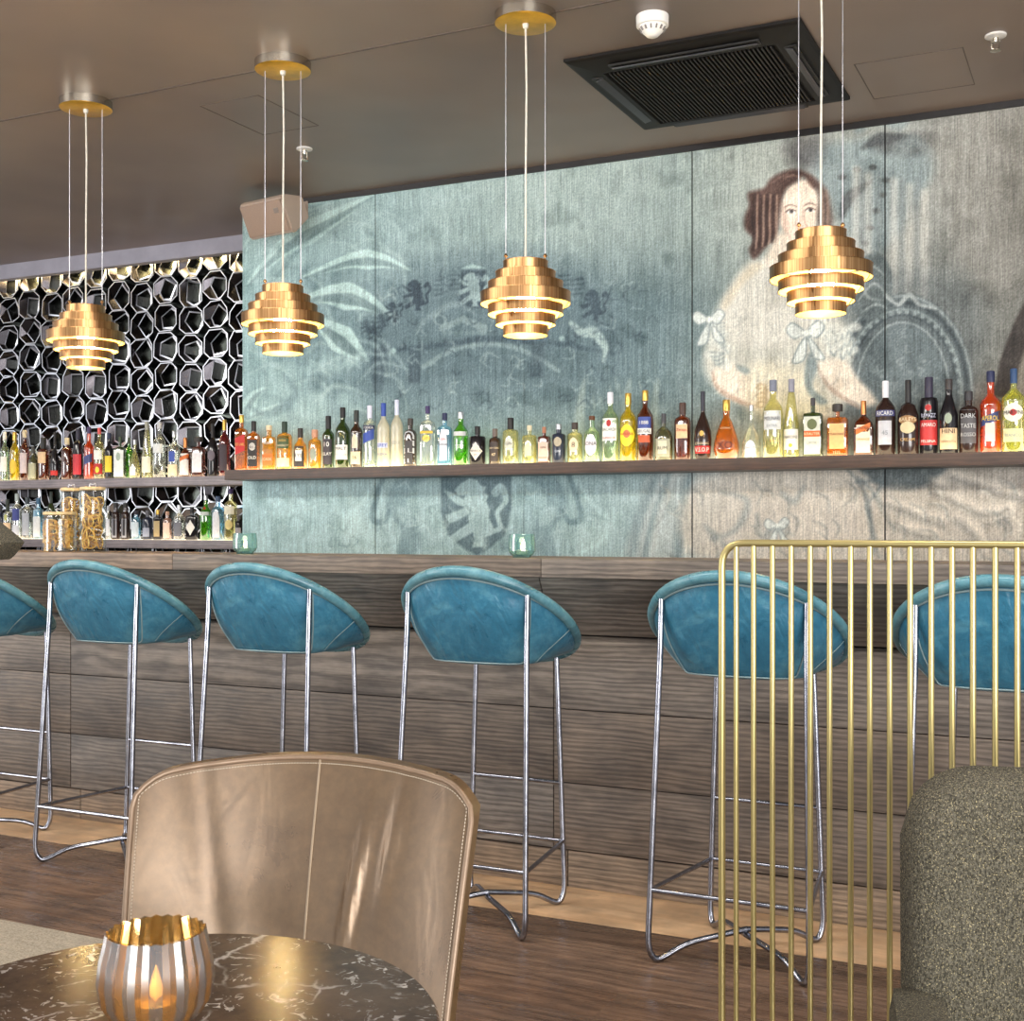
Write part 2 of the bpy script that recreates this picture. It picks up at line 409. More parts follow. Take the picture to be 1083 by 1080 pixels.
stroke([(448, 388), (480, 370), (520, 364), (556, 372), (590, 392)], (5, 5, 5), (148, 172, 172), .5, 1.5)
for k in range(4): stroke([(452+8*k, 400-2*k), (490+4*k, 382-3*k+8*k), (530-4*k, 380+6*k), (575-10*k, 402-2*k)], 3, (84, 108, 118), .4, 2)
poly([(433, 370), (445, 370), (444, 405), (432, 405)], (66, 86, 100), .6, 1.5, False); poly([(562, 360), (576, 362), (576, 400), (560, 398)], (70, 90, 102), .5, 1.5, False)
poly([(392, 382), (402, 366), (410, 372), (404, 412), (396, 414)], (68, 88, 102), .5, 2); blob(416, 371, 3, 3, LT, .7, 1); blob(594, 358, 3, 3, LT, .6, 1)
stroke([(604, 342), (616, 352), (628, 352), (640, 368), (638, 382)], (5, 12, 3), (160, 184, 180), .7, 1.5); stroke([(628, 352), (640, 350), (646, 366), (640, 380)], 3, (90, 112, 122), .6, 1)
for k in range(26):
    x = 610+rng.random()*110; y = 400+rng.random()*70; stroke([(x, y), (x+2, y+rng.random()*14)], 2.2, (146, 164, 158), .35, 1.2)
for x in (612, 660, 690): stroke([(x, 470), (x+2, 430), (x+6, 402)], (14, 9, 3), (158, 172, 160), .4, 2)
# engraved detail of the old print: short curling strokes
_r = np.random.default_rng(5)
for k in range(150):
    x, y = _r.uniform(405, 700), _r.uniform(285, 430)
    if abs(x-556) > 150 or y < 300+abs(x-540)*.12-20: continue
    a_, l_ = _r.uniform(0, 6.28), _r.uniform(4, 12); q = [(x, y), (x+l_*math.cos(a_), y+l_*math.sin(a_)), (x+l_*1.6*math.cos(a_+.9), y+l_*1.6*math.sin(a_+.9))]
    stroke(q, (1, 2.6, .8), (146, 168, 168) if k % 2 else (64, 84, 98), .42, .8)
for k in range(60):
    x, y = _r.uniform(262, 396), _r.uniform(225, 440); a_, l_ = _r.uniform(-1, .6), _r.uniform(12, 34)
    stroke([(x, y), (x+l_*math.cos(a_), y+l_*math.sin(a_)), (x+1.8*l_*math.cos(a_+.5), y+1.8*l_*math.sin(a_+.5))], (1, 5, 1), (166, 192, 190) if k % 3 else (104, 132, 138), .30, 1.5)
# --- under the shelf: shield between two lions, scrolls
SH = (92, 118, 128)
poly([(466, 500), (541, 500), (541, 540), (534, 566), (518, 580), (504, 588), (490, 580), (474, 566), (466, 540)], SH, .85, 1.5, False)
lion(502, 542, 3.0, (152, 182, 184), .9)
for sx in (-1, 1):
    X_ = lambda x: 504+sx*x
    poly([(X_(52), 506), (X_(68), 516), (X_(74), 536), (X_(62), 552), (X_(58), 574), (X_(66), 586), (X_(84), 586), (X_(80), 560), (X_(96), 540), (X_(90), 514), (X_(76), 502)], (116, 146, 154), .7, 2)
    poly([(X_(70), 540), (X_(84), 536), (X_(80), 552), (X_(66), 556)], (160, 188, 188), .6, 2)
    stroke([(X_(96), 500), (X_(104), 520), (X_(110), 548), (X_(98), 552), (X_(92), 540)], (4, 7, 4), (104, 134, 142), .7, 1.2)
    stroke([(X_(104), 502), (X_(120), 530), (X_(140), 552), (X_(130), 574), (X_(100), 588)], (3, 6, 3), (166, 196, 196), .6, 2)
    poly([(X_(112), 552), (X_(150), 540), (X_(140), 572), (X_(108), 588)], (168, 198, 196), .4, 4)
stroke([(360, 510), (375, 540), (372, 575), (400, 590)], (6, 14, 6), (170, 198, 196), .45, 4); stroke([(270, 508), (268, 540), (262, 580)], (4, 10, 6), (134, 166, 170), .5, 4)
poly([(258, 508), (300, 506), (290, 540), (262, 570)], (146, 180, 184), .5, 6); stroke([(300, 508), (312, 520), (308, 534)], (3, 8, 2), (170, 198, 198), .5, 2)
# --- right: a seated lady of an old portrait, drape, column, carved oval chair back
z6 = lambda x, y: (660+x/2.56, 150+y/2.56)
zz = lambda L: [z6(*p) for p in L]
za = lambda L: [(730+x/3.859, 160+y/3.857) for x, y in L]
poly(za([(440, 0), (640, -40), (900, -60), (1000, 60), (930, 200), (860, 330), (760, 420), (640, 330), (560, 180), (500, 90)]), (120, 138, 142), .75, 6)
poly(za([(420, -60), (540, -60), (520, 50), (440, 70), (380, 0)]), (96, 92, 92), .7, 8)
poly(za([(740, -30), (830, -60), (1000, -80), (960, 0), (820, 20)]), (92, 92, 92), .7, 5)
for q in ([(620, 270), (650, 190), (740, 120)], [(700, -10), (780, -50), (900, -60)]): stroke(za(q), (3, 14, 2), (84, 88, 90), .8, 2)
for x, y in ((620, 105), (680, 75), (745, 65), (800, 118), (785, 178), (760, 243), (733, 313), (712, 375), (690, 440)): blob(*za([(x, y)])[0], 4.5, 3, (88, 92, 92), .8, 1)
stroke([(908, 138), (925, 124), (950, 130), (960, 116), (990, 112)], (8, 16, 8), (134, 150, 152), .7, 3); stroke([(912, 160), (940, 168), (965, 150), (985, 160)], (6, 18, 6), (140, 156, 156), .5, 4)
for k, x in enumerate((906, 918, 946, 962, 978)): stroke([(x, 180+6*k), (x-1, 260), (x-2, 315)], (9, 10, 8), (182, 178, 168), .55, 3)
for x in (912, 930, 954, 970): stroke([(x, 190), (x, 300)], 5, (116, 124, 124), .45, 2)
poly([(990, 110), (1083, 100), (1083, 300), (1020, 290), (992, 200)], (138, 134, 126), .5, 14)
poly([(940, 300), (1010, 290), (1040, 330), (1030, 400), (980, 380)], (100, 108, 110), .55, 14)
poly([(1100, 290), (1074, 338), (1058, 380), (1050, 420), (1100, 420)], (64, 56, 52), .95, 1.5, False); poly([(1076, 400), (1083, 372), (1095, 370), (1095, 420), (1074, 420)], (148, 144, 130), .6, 2)
# oval chair back
ov = lambda rx, ry, t0, t1, n=26: [(955+rx*math.cos(t), 415+ry*math.sin(t)) for t in np.linspace(t0, t1, n)]
poly(ov(74, 104, 0, 2*PI, 30)[:-1], (92, 104, 108), .85, 3); poly(ov(46, 72, 0, 2*PI, 30)[:-1], (106, 120, 124), .8, 4)
for rx, ry, c, w_ in ((73, 102, (140, 152, 152), 2.2), (68, 95, (70, 82, 88), 4), (62, 88, (132, 146, 146), 2.2), (57, 82, (74, 86, 92), 2.5), (49, 74, (142, 154, 154), 2)): stroke(ov(rx, ry, PI, 2*PI+.4), w_, c, .8, 1, False)
for t in np.linspace(PI, 2*PI, 24): blob(955+60*math.cos(t), 415+85*math.sin(t), 2.4, 2.4, (138, 152, 152), .7, .8)
for k in range(26):
    t = rng.random()*2*PI; r = rng.random()**.5; x, y = 955+40*r*math.cos(t), 415+62*r*math.sin(t)
    stroke([(x, y), (x+5*math.cos(k), y+5*math.sin(k)), (x+8*math.cos(k+1), y+8*math.sin(k+1))], 2.4, (140, 152, 152), .5, 1)
poly([(908, 275), (930, 268), (944, 290), (942, 322), (922, 340), (902, 328), (898, 300)], (98, 110, 112), .85, 2)
for q in ([(908, 300), (922, 282), (936, 292)], [(908, 318), (924, 300), (938, 312)], [(912, 330), (926, 322), (938, 326)], [(914, 290), (916, 312), (930, 318)]): stroke(q, (1, 3, 1), (150, 160, 158), .8, 1)
stroke([(936, 312), (950, 322), (962, 312), (972, 322), (990, 326)], (3, 5, 3), (158, 166, 164), .8, 1.2)
# gown behind the arms, shoulders, arms
GOWN = (188, 184, 170); SKIN = (202, 186, 166)
poly(za([(300, 440), (220, 470), (120, 620), (70, 760), (60, 900), (160, 1010), (330, 1060), (600, 1080), (660, 850), (640, 720), (560, 620), (480, 440)]), GOWN, .85, 5)
poly(za([(370, 380), (330, 430), (250, 460), (180, 540), (130, 640), (160, 760), (260, 800), (430, 780), (560, 720), (620, 640), (560, 520), (480, 430)]), (190, 186, 174), .9, 5)
poly(za([(250, 460), (180, 540), (130, 620), (150, 640), (220, 540), (300, 470)]), (196, 180, 150), .6, 3)
poly(za([(100, 890), (190, 870), (260, 940), (330, 980), (300, 1050), (200, 1020), (110, 960)]), SKIN, .9, 3); stroke(za([(92, 900), (112, 965), (200, 1020), (290, 1046)]), (2, 6, 3), (168, 134, 112), .7, 1.5)
poly(za([(520, 870), (620, 850), (680, 920), (760, 1020), (700, 1040), (620, 1000), (560, 950)]), SKIN, .9, 3); stroke(za([(520, 880), (560, 955), (630, 1010), (690, 1046)]), (2, 6, 3), (164, 140, 122), .7, 1.5)
poly(za([(250, 880), (420, 880), (500, 920), (560, 1080), (260, 1080)]), (198, 186, 156), .7, 8)
poly(za([(490, 820), (520, 880), (500, 960), (560, 1020), (520, 1030), (470, 960), (470, 880)]), (112, 130, 134), .8, 2)
poly(za([(190, 870), (240, 890), (230, 910), (196, 896)]), (110, 130, 132), .7, 2)
for k in range(5): blob(*za([(290+6*(k % 2), 960+18*k)])[0], 6, 4, (170, 146, 108), .7, 1); blob(*za([(288, 962+18*k)])[0], 2.5, 2, (206, 188, 150), .8, .8)
# frills and bows
def bow(cx, cy, s):
    for q in ([(0, 0), (-14, -10), (-20, -2), (-12, 6)], [(0, 0), (10, -12), (18, -6), (10, 5)], [(0, 2), (-8, 14), (-14, 30), (-2, 26)], [(1, 2), (9, 12), (18, 26), (7, 24)]):
        P = [(cx+x*s, cy+y*s) for x, y in q]; poly(P, (190, 196, 190), .9, 1); stroke(P+[P[0]], 1.6*s, (112, 128, 132), .7, .8)
    blob(cx, cy, 3.5*s, 3.5*s, (206, 208, 198), .9, 1)
for k in range(12): blob(*za([(60+20*(k % 4)+rng.random()*40, 700+k*16)])[0], 7, 5, (186, 190, 182), .6, 2); stroke(za([(70+8*k % 60, 690+k*16), (100+6*k % 50, 705+k*15), (140, 700+k*14)]), (1, 3, 1), (116, 132, 136), .6, 1)
for k in range(12): blob(*za([(540+12*k, 700+(k*37) % 130)])[0], 7, 5, (192, 194, 184), .7, 2); stroke(za([(540+10*k, 720+(k*31) % 110), (560+9*k, 740+(k*31) % 110), (575+9*k, 720+(k*29) % 110)]), (1, 3, 1), (116, 132, 136), .6, 1)
bow(750, 338, .9); bow(853, 352, 1.05)
# neck, face, hair
poly(za([(370, 330), (470, 360), (520, 350), (520, 440), (460, 470), (330, 470), (310, 430)]), (206, 188, 166), .95, 4)
poly(za([(388, 170), (430, 128), (480, 120), (515, 160), (522, 230), (510, 300), (478, 350), (440, 370), (400, 345), (370, 280)]), (212, 188, 166), 1, 2)
poly(za([(372, 210), (396, 260), (404, 330), (430, 366), (400, 350), (372, 300)]), (186, 150, 128), .6, 3)
blob(*za([(412, 300)])[0], 7, 6, (206, 160, 138), .5, 4)
HAIR = (96, 68, 60)
poly(za([(300, 150), (330, 110), (390, 80), (440, 76), (500, 100), (530, 140), (500, 150), (462, 104), (430, 126), (396, 150), (376, 190), (366, 260), (352, 330), (300, 400), (260, 440), (240, 400), (262, 360), (226, 320), (222, 270), (240, 220), (238, 170)]), HAIR, .95, 2.5)
poly(za([(506, 130), (552, 150), (572, 220), (580, 290), (560, 330), (528, 320), (516, 250), (524, 190)]), (100, 76, 68), .85, 3)
for k, x in enumerate((262, 288, 314, 340)):
    stroke(za([(x, 180), (x-2, 260), (x, 330), (x-6, 400-10*k)]), (4, 6, 3), (70, 48, 44), .7, 1.2); stroke(za([(x+14, 180), (x+12, 260), (x+12, 340), (x+6, 395-8*k)]), (1.5, 3, 1.5), (176, 142, 120), .7, .9)
for x in (536, 556): stroke(za([(x, 160), (x+6, 240), (x+4, 310)]), (2, 3, 2), (160, 128, 110), .6, .9)
stroke(za([(380, 110), (420, 98), (450, 110)]), (1, 2.5, 1), (150, 118, 104), .7, .9); stroke(za([(330, 130), (360, 110), (400, 92)]), (1, 2.5, 1), (140, 108, 96), .6, .9)
for ex, ey in ((412, 246), (490, 240)):
    poly(za([(ex-20, ey+2), (ex-4, ey-8), (ex+18, ey), (ex+2, ey+8)]), (226, 214, 200), .9, .7); blob(*za([(ex+1, ey)])[0], 2.1, 2.0, (62, 60, 62), .95, .6)
    stroke(za([(ex-21, ey+1), (ex-4, ey-9), (ex+19, ey-2)]), 1.4, (86, 60, 54), .9, .6); stroke(za([(ex-26, ey-18), (ex-2, ey-28), (ex+22, ey-20)]), (1, 1.8, .8), (120, 86, 72), .8, .7)
stroke(za([(462, 240), (468, 290), (478, 308), (462, 318)]), (1, 1.6, 2), (172, 130, 110), .8, .8); stroke(za([(440, 312), (455, 318)]), 1.5, (160, 116, 100), .7, .8)
poly(za([(424, 338), (446, 331), (462, 334), (474, 330), (490, 338), (464, 350), (442, 349)]), (184, 112, 100), .85, .8); stroke(za([(426, 339), (458, 341), (488, 338)]), 1.1, (120, 66, 60), .9, .6)
# --- under the shelf on the right: folds of the gown
poly([(690, 500), (760, 498), (752, 560), (724, 590), (664, 590), (676, 540)], (172, 182, 180), .7, 4)
for q in ([(706, 500), (690, 540), (680, 590)], [(730, 500), (722, 540), (716, 590)], [(694, 502), (676, 548), (668, 588)]): stroke(q, (6, 12, 7), (108, 134, 142), .6, 4); stroke([(x+9, y) for x, y in q], (3, 6, 3), (196, 200, 194), .5, 3)
poly([(740, 508), (900, 500), (934, 560), (928, 590), (738, 590)], (192, 180, 164), .7, 6)
for q in ([(762, 520), (790, 530), (778, 560), (752, 570)], [(800, 545), (806, 566), (820, 560), (838, 566)], [(826, 520), (840, 530), (850, 515)], [(745, 556), (770, 580)]): stroke(q, (2, 8, 2), (122, 136, 140), .5, 3)
bow(822, 556, .7)
for q in ([(896, 496), (914, 520), (922, 560), (930, 590)], [(908, 505), (926, 524), (940, 552), (946, 560)], [(916, 535), (925, 570), (922, 590)], [(905, 510), (932, 510), (920, 530)]): stroke(q, (2, 6, 2), (104, 118, 122), .6, 2)
poly([(936, 520), (990, 522), (1083, 530), (1083, 590), (936, 590)], (184, 172, 154), .5, 6)
for q in ([(936, 534), (970, 546), (996, 556)], [(984, 522), (1010, 532), (1040, 545), (1066, 540), (1058, 552), (1040, 556)], [(980, 512), (998, 518)], [(1008, 550), (1030, 566), (1040, 590)], [(950, 560), (990, 570)], [(1006, 506), (1050, 520), (1083, 530)]): stroke(q, (2, 7, 2), (112, 114, 112), .45, 4); stroke([(x+4, y-6) for x, y in q], (2, 9, 2), (212, 200, 182), .6, 4)
for k in range(110):
    x, y = _r.uniform(745, 905), _r.uniform(300, 410)
    if (x-820)**2/75**2+(y-370)**2/62**2 > 1: continue
    a_, l_ = _r.uniform(1.0, 2.1), _r.uniform(5, 14); stroke([(x, y), (x+l_*math.cos(a_), y+l_*math.sin(a_)), (x+1.7*l_*math.cos(a_+.4), y+1.7*l_*math.sin(a_+.4))], (.8, 2, .6), (150, 152, 146) if k % 2 else (222, 216, 200), .35, .9)
for k in range(90):
    x, y = _r.uniform(690, 1083), _r.uniform(505, 590); a_, l_ = _r.uniform(.2, 1.5) if x < 930 else _r.uniform(.1, .7), _r.uniform(6, 20)
    stroke([(x, y), (x+l_*math.cos(a_), y+l_*math.sin(a_)), (x+1.7*l_*math.cos(a_+.5), y+1.7*l_*math.sin(a_+.5))], (.8, 3, .8), (112, 120, 120) if k % 2 else (206, 198, 182), .40, 1.2)
for k in range(70):
    x, y = _r.uniform(264, 640), _r.uniform(506, 588); a_, l_ = _r.uniform(0, 6.28), _r.uniform(4, 12)
    stroke([(x, y), (x+l_*math.cos(a_), y+l_*math.sin(a_)), (x+1.6*l_*math.cos(a_+.9), y+1.6*l_*math.sin(a_+.9))], (1, 3, .8), (112, 142, 148) if k % 2 else (176, 202, 200), .38, 1)
# weave, mottling, wear
_g = ART.mean(-1, keepdims=True); ART[:] = _g+(ART-_g)*.62; ART *= 1.04; ART[:] = 142+(ART-142)*1.32
ART += np.random.default_rng(11).normal(0, 8, MX.shape)[..., None]; ART -= (np.clip(N2-.56, 0, 1)*150)[..., None]
ART += ((N1-.5)*26)[..., None]; ART += ((N2-.5)*44)[..., None]; ART += ((N3-.5)*26)[..., None]
ART = np.clip(ART, 0, 255)/255
ALIN = np.where(ART <= .04045, ART/12.92, ((ART+.055)/1.055)**2.4)
def m_mural():
    a = NT('printed_mural'); c = a.n('Attribute', attribute_name='print').outputs['Color']
    n = a.noise(a.coord((1, 1, .03)), 230, 3, .6); n2 = a.noise(a.coord((1, 1, 1)), 120, 3, .7)
    f = a.math('ADD', a.math('MULTIPLY', n, .6), a.math('MULTIPLY', n2, .4))
    a.set(Base_Color=a.mix(c, a.ramp(f, [(.38, (.60, .62, .63)), (.60, (1.30, 1.30, 1.28))]), .9, 'MULTIPLY'), Roughness=.7); a.bump(f, .25, .002); return a.m
M_MURAL = m_mural()
def grid_from(cols, xa, xb):
    sx = GX[cols].copy(); sx[0] = xa; sx[-1] = xb; nx, nz = len(sx), len(GZ); me = bpy.data.meshes.new('mural_panel')
    co = np.stack([np.tile(sx, nz), np.full(nx*nz, YM), np.repeat(GZ, nx)], -1)
    i = (np.arange(nz-1)[:, None]*nx+np.arange(nx-1)[None]).ravel(); q = np.stack([i, i+1, i+nx+1, i+nx], -1)
    me.vertices.add(nx*nz); me.vertices.foreach_set('co', co.ravel().astype(np.float32))
    me.loops.add(q.size); me.loops.foreach_set('vertex_index', q.ravel().astype(np.int32))
    me.polygons.add(len(q)); me.polygons.foreach_set('loop_start', np.arange(0, q.size, 4, dtype=np.int32)); me.update(calc_edges=True)
    at = me.attributes.new('print', 'FLOAT_COLOR', 'POINT')
    rgba = np.concatenate([ALIN[:, cols].reshape(-1, 3), np.ones((nx*nz, 1))], 1); at.data.foreach_set('color', rgba.ravel().astype(np.float32))
    return me
wall = bpy.data.objects['wall_back']
cuts = [XM-.01]+[at_y(px, 400, YM).x for px in (397, 554, 732, 936)]+[9]
for k, (a_, b_) in enumerate(zip(cuts, cuts[1:])):
    wl, wr = {0: (.002, .0022), 1: (.0022, .0009), 2: (.0009, .0028), 3: (.0028, .0028), 4: (.0028, .002)}[k]
    idx = np.where((GX > a_) & (GX < b_))[0]; x0, x1 = max(a_+wl, XM), min(b_-wr, .752); o = obj('mural_panel', grid_from(idx, x0, x1), M_MURAL, wall, 0)
    bm = B(); bx(bm, x0, x1, YM+.0005, YM+.03, .55, H-.024); obj('panel_board', bm, plain('panel_board', (30, 34, 38), .8), o)
obj('mural_panel', bx(B(), .76, 3.6, YM, YM+.03, .55, H-.035), plain('mural_plain', (128, 124, 114), .7, 0, .2, 3), wall)
# ------------------------------------------------------------------ the bar
bar = thing('bar_counter', 'long bar clad in weathered grey-brown oak boards with a narrow raised top', 'bar counter', (0, 0, 0))
XJ = at_y(586, 750, 3.82).x; XJ0 = at_y(75, 750, 3.82).x; XJD = XJ-XJ0
joints = [XJ0-2*XJD, XJ0-XJD, XJ0, XJ, XJ+XJD, XJ+2*XJD]
joints = [max(-9.5, min(3.5, j)) for j in joints]
bm = B(); bs = []; ts = []
tj = [-9.5, -6.9, -4.75, -3.2, at_y(575, 600, 3.68).x, .75, 3.5]
for a_, b_ in zip(tj, tj[1:]): bs.append((a_, b_-.002, 3.66, 3.99, 1.04, 1.10)); ts.append(tone(.16, .12))
planks(bm, bs, ts, .003); obj('worktop', bm, W_TOP, bar)
bm = B(); bs = []; ts = []
for a_, b_ in zip(joints, joints[1:]): bs.append((a_, b_-.004, 3.70, 3.72, .846, 1.04)); ts.append(tone(.1, .05))
planks(bm, bs, ts, .002)
for v in bm.verts: v.co.y += .105*(1.04-v.co.z)/.194
obj('fascia', bm, W_BAR, bar)
bm = B(); bs = []; ts = []
for z0, z1, dx in ((.592, .84, 0), (.347, .592, 0), (.123, .347, -.01)):
    for a_, b_ in zip(joints, joints[1:]):
        bs.append((a_, b_-.004, 3.82, 3.845, z0+.003, z1)); ts.append(tone(.14, .06))
planks(bm, bs, ts, .0025); obj('front_panel', bm, W_BAR, bar)
bm = B(); bs = []; ts = []
for a_, b_ in zip(joints, joints[1:]): bs.append((a_+.05, b_+.046, 3.824, 3.845, .0, .121)); ts.append(tuple(x*f for x, f in zip(tone(.05, .03), (1.25, 1.12, .95))))
planks(bm, bs, ts, .0025); obj('plinth', bm, W_BAR, bar)
obj('bar_core', bx(B(), -9.5, 3.5, 3.85, 3.98, 0, 1.04), M_DARKMETAL, bar)
# ------------------------------------------------------------------ niche: faceted chrome relief
M_RIM = plain('relief_chrome', (226, 228, 236), .28, 1, .08, 20)
M_FACET = plain('relief_dark', (66, 64, 68), .22, 1, .2, 14)
M_MIRROR = plain('relief_mirror', (112, 118, 112), .2, 1, .15, 10)
pit = (at_y(147, 400, YN).x-at_y(8, 400, YN).x); xs0 = at_y(8, 400, YN).x-pit
relief = thing('wall_relief', 'chrome relief of faceted honeycomb rings lining the niche behind the bar', 'wall panel', (0, 0, 0))
for pn in range(3):
    bm = B(); x0 = xs0+pn*pit; x1 = min(x0+pit, XM-.03)
    bx(bm, x0+.002, x1-.002, YN, YN+.018, .62, 2.9)
    for f in bm.faces: f.material_index = 2
    cw = pit/6; chh = .176
    for ci in range(6):
        if x0+(ci+1)*cw > x1+.08: continue
        for ri in range(13):
            cx = x0+(ci+.5)*cw+random.uniform(-.006, .006); cz = 2.815-ri*chh+random.uniform(-.006, .006)+(.03 if ci % 2 else 0)
            hx, hz = cw*.485*random.uniform(.93, 1.02), chh*.50*random.uniform(.95, 1.05)
            k1, k2 = random.uniform(.4, .62), random.uniform(.4, .62)
            O8 = [(1, k1), (k2, 1), (-k1, 1), (-1, k2), (-1, -k1), (-k2, -1), (k1, -1), (1, -k2)]
            O8 = [(a_*random.uniform(.92, 1.04), b_*random.uniform(.92, 1.04)) for a_, b_ in O8]
            sx, sz = random.uniform(-.12, .12), random.uniform(-.12, .12); rt = random.uniform(-.55, .55)
            sc = random.uniform(.80, .92)
            I8 = [O8[k] for k in random.choice(([0, 0, 2, 2, 4, 5, 6, 6], [0, 1, 1, 3, 4, 4, 6, 7], [7, 1, 1, 3, 3, 5, 6, 7]))]
            def ring(s, y, sh=0, sq=1):
                out = []
                for a_, b_ in (I8 if sh else O8):
                    c_, s_ = math.cos(rt*sh), math.sin(rt*sh); p_, q_ = a_*c_-b_*s_, a_*s_+b_*c_
                    out.append((cx+hx*(s*p_*sq+sx*sh), y, cz+hz*(s*q_+sz*sh)))
                return out
            yf = YN-.075
            R = [ring(.90, YN), ring(1.03, yf), ring(1.02, yf-.003), ring(.945, yf-.003), ring(.935, yf), ring(sc, YN-.046, 1, .86), ring(sc-.13, YN-.048, 1, .86), ring(sc-.14, YN, 1, .86)]
            vs = [[bm.verts.new(p) for p in r] for r in R]
            for j in range(7):
                for k in range(8):
                    f = bm.faces.new((vs[j][k], vs[j][(k+1) % 8], vs[j+1][(k+1) % 8], vs[j+1][k])); f.material_index = 0 if j in (2, 5) else 1
    obj('relief_panel', bm, [M_RIM, M_FACET, M_MIRROR], relief, 20)
obj('led_strip', bx(B(), -9.5, XM-.05, YB+.065, YB+.10, H-.05, H-.03), emitter('niche_led', (255, 226, 160), 60), relief)
# ------------------------------------------------------------------ shelves
GLOW = emitter('shelf_glow', (255, 236, 196), 4.0); GLOW2 = emitter('niche_glow', (255, 236, 205), 2.4)
ZS, ZL = 1.495, 1.119
def shelf(name, label, x0, x1, y0, y1, z, mat, glow, th=.052):
    t = thing(name, label, 'shelf', ((x0+x1)/2, y0, z)); iv = Vector((-(x0+x1)/2, -y0, -z))
    sh = lambda bm: (bmesh.ops.translate(bm, verts=bm.verts, vec=iv), bm)[1]
    obj('board', sh(bx(B(), x0, x1, y0, y1, z-th, z-.004, .002)), mat, t)
    obj('edge', sh(bx(B(), x0, x1, y0, y0+.02, z-.004, z, 0)), mat, t)
    obj('light_panel', sh(bx(B(), x0+.01, x1-.01, y0+.02, y1-.002, z-.004, z)), glow, t); return t
shelf('wall_shelf', 'dark oak shelf with a glowing top running across the mural', -4.19, 2.6, 5.19, YM-.004, ZS, W_SHELF, GLOW)
shelf('niche_shelf', 'grey wooden upper shelf of bottles in front of the chrome relief', -9.2, XM-.03, 5.79, YN-.085, ZS, W_GREY, GLOW2)
shelf('niche_shelf', 'grey wooden lower shelf just above the bar top in front of the chrome relief', -9.2, XM-.03, 5.79, YN-.085, ZL, W_GREY, GLOW2)
# ------------------------------------------------------------------ bottles
G = dict(
    clear=thin_glass('clear_glass', (238, 242, 236), .10, .13), pale=thin_glass('pale_spirit', (236, 234, 190), .16, .12, solid=(238, 232, 170)),
    frost=thin_glass('frosted_glass', (244, 240, 224), .55, .06, .3, solid=(246, 240, 222)), honey=thin_glass('honey_spirit', (248, 208, 104), .26, .08, solid=(244, 186, 66)),
    amber=thin_glass('amber_spirit', (236, 170, 58), .28, .08, solid=(222, 140, 30)), rust=thin_glass('dark_amber_spirit', (164, 88, 36), .32, .08, solid=(132, 64, 24)),
    brown=thin_glass('brown_glass', (120, 84, 50), .4, .08, solid=(96, 64, 36)), green=thin_glass('green_glass', (120, 206, 50), .3, .12, solid=(120, 200, 50)),
    dkgreen=thin_glass('dark_green_glass', (104, 134, 52), .42, .08, solid=(74, 100, 36)), olive=thin_glass('olive_glass', (112, 116, 70), .45, .08, solid=(128, 130, 92)),
    black=plain('black_glass', (24, 22, 26), .1, 0, .1), blackbrown=plain('black_brown_glass', (44, 30, 26), .1, 0, .2), blue=thin_glass('pale_blue_glass', (160, 214, 236), .25, .13, solid=(160, 210, 232)),
    yellow=thin_glass('yellow_spirit', (240, 220, 60), .35, .1, solid=(236, 212, 50)), orange=thin_glass('orange_spirit', (246, 120, 50), .42, .08, solid=(240, 104, 40)),
    red=thin_glass('red_spirit', (150, 20, 26), .45, .1, solid=(150, 22, 28)), navy=plain('navy_glass', (38, 44, 60), .12, 0, .2), lime=thin_glass('pale_green_spirit', (222, 226, 130), .3, .1, solid=(218, 222, 110)), teal=thin_glass('clear_green_glass', (214, 232, 204), .12, .13),
    pearl=thin_glass('rose_glass', (226, 196, 184), .3, .1))
SHAPE = dict(
    std=[(0, .93), (.015, 1), (.58, 1), (.65, .92), (.71, .62), (.76, 0), (1, 0)], shd=[(0, .95), (.02, 1), (.68, 1), (.73, .86), (.77, 0), (1, 0)],
    rect=[(0, .95), (.02, 1), (.70, 1), (.735, .9), (.76, 0), (1, 0)], pear=[(0, .66), (.03, .82), (.16, 1), (.28, .96), (.45, .74), (.62, .46), (.70, 0), (1, 0)],
    cognac=[(0, .74), (.05, .86), (.30, 1), (.42, .92), (.55, .62), (.64, .36), (.70, 0), (1, 0)], bell=[(0, 1), (.03, 1), (.28, .95), (.45, .76), (.56, .42), (.66, 0), (1, 0)],
    squat=[(0, .9), (.03, 1), (.48, 1), (.60, .86), (.68, .5), (.73, 0), (1, 0)], taper=[(0, .95), (.02, 1), (.42, .97), (.58, .74), (.78, .5), (.86, 0), (1, 0)],
    wine=[(0, .95), (.02, 1), (.52, .98), (.66, .66), (.76, .42), (.80, 0), (1, 0)], slim=[(0, .95), (.02, 1), (.60, 1), (.68, .8), (.73, 0), (1, 0)],
    aperol=[(0, .85), (.02, .95), (.10, 1), (.50, .92), (.58, 1), (.64, .86), (.69, .45), (.72, 0), (1, 0)], bulge=[(0, .9), (.02, .95), (.56, .95), (.60, 1), (.66, .94), (.72, .52), (.76, 0), (1, 0)])
def hexn(c): return 'paper_%02x%02x%02x' % c
def paper(c, metal=False): return plain(('foil_' if metal else '')+hexn(c), c, .35 if metal else .55, .8 if metal else 0, .1, 60)
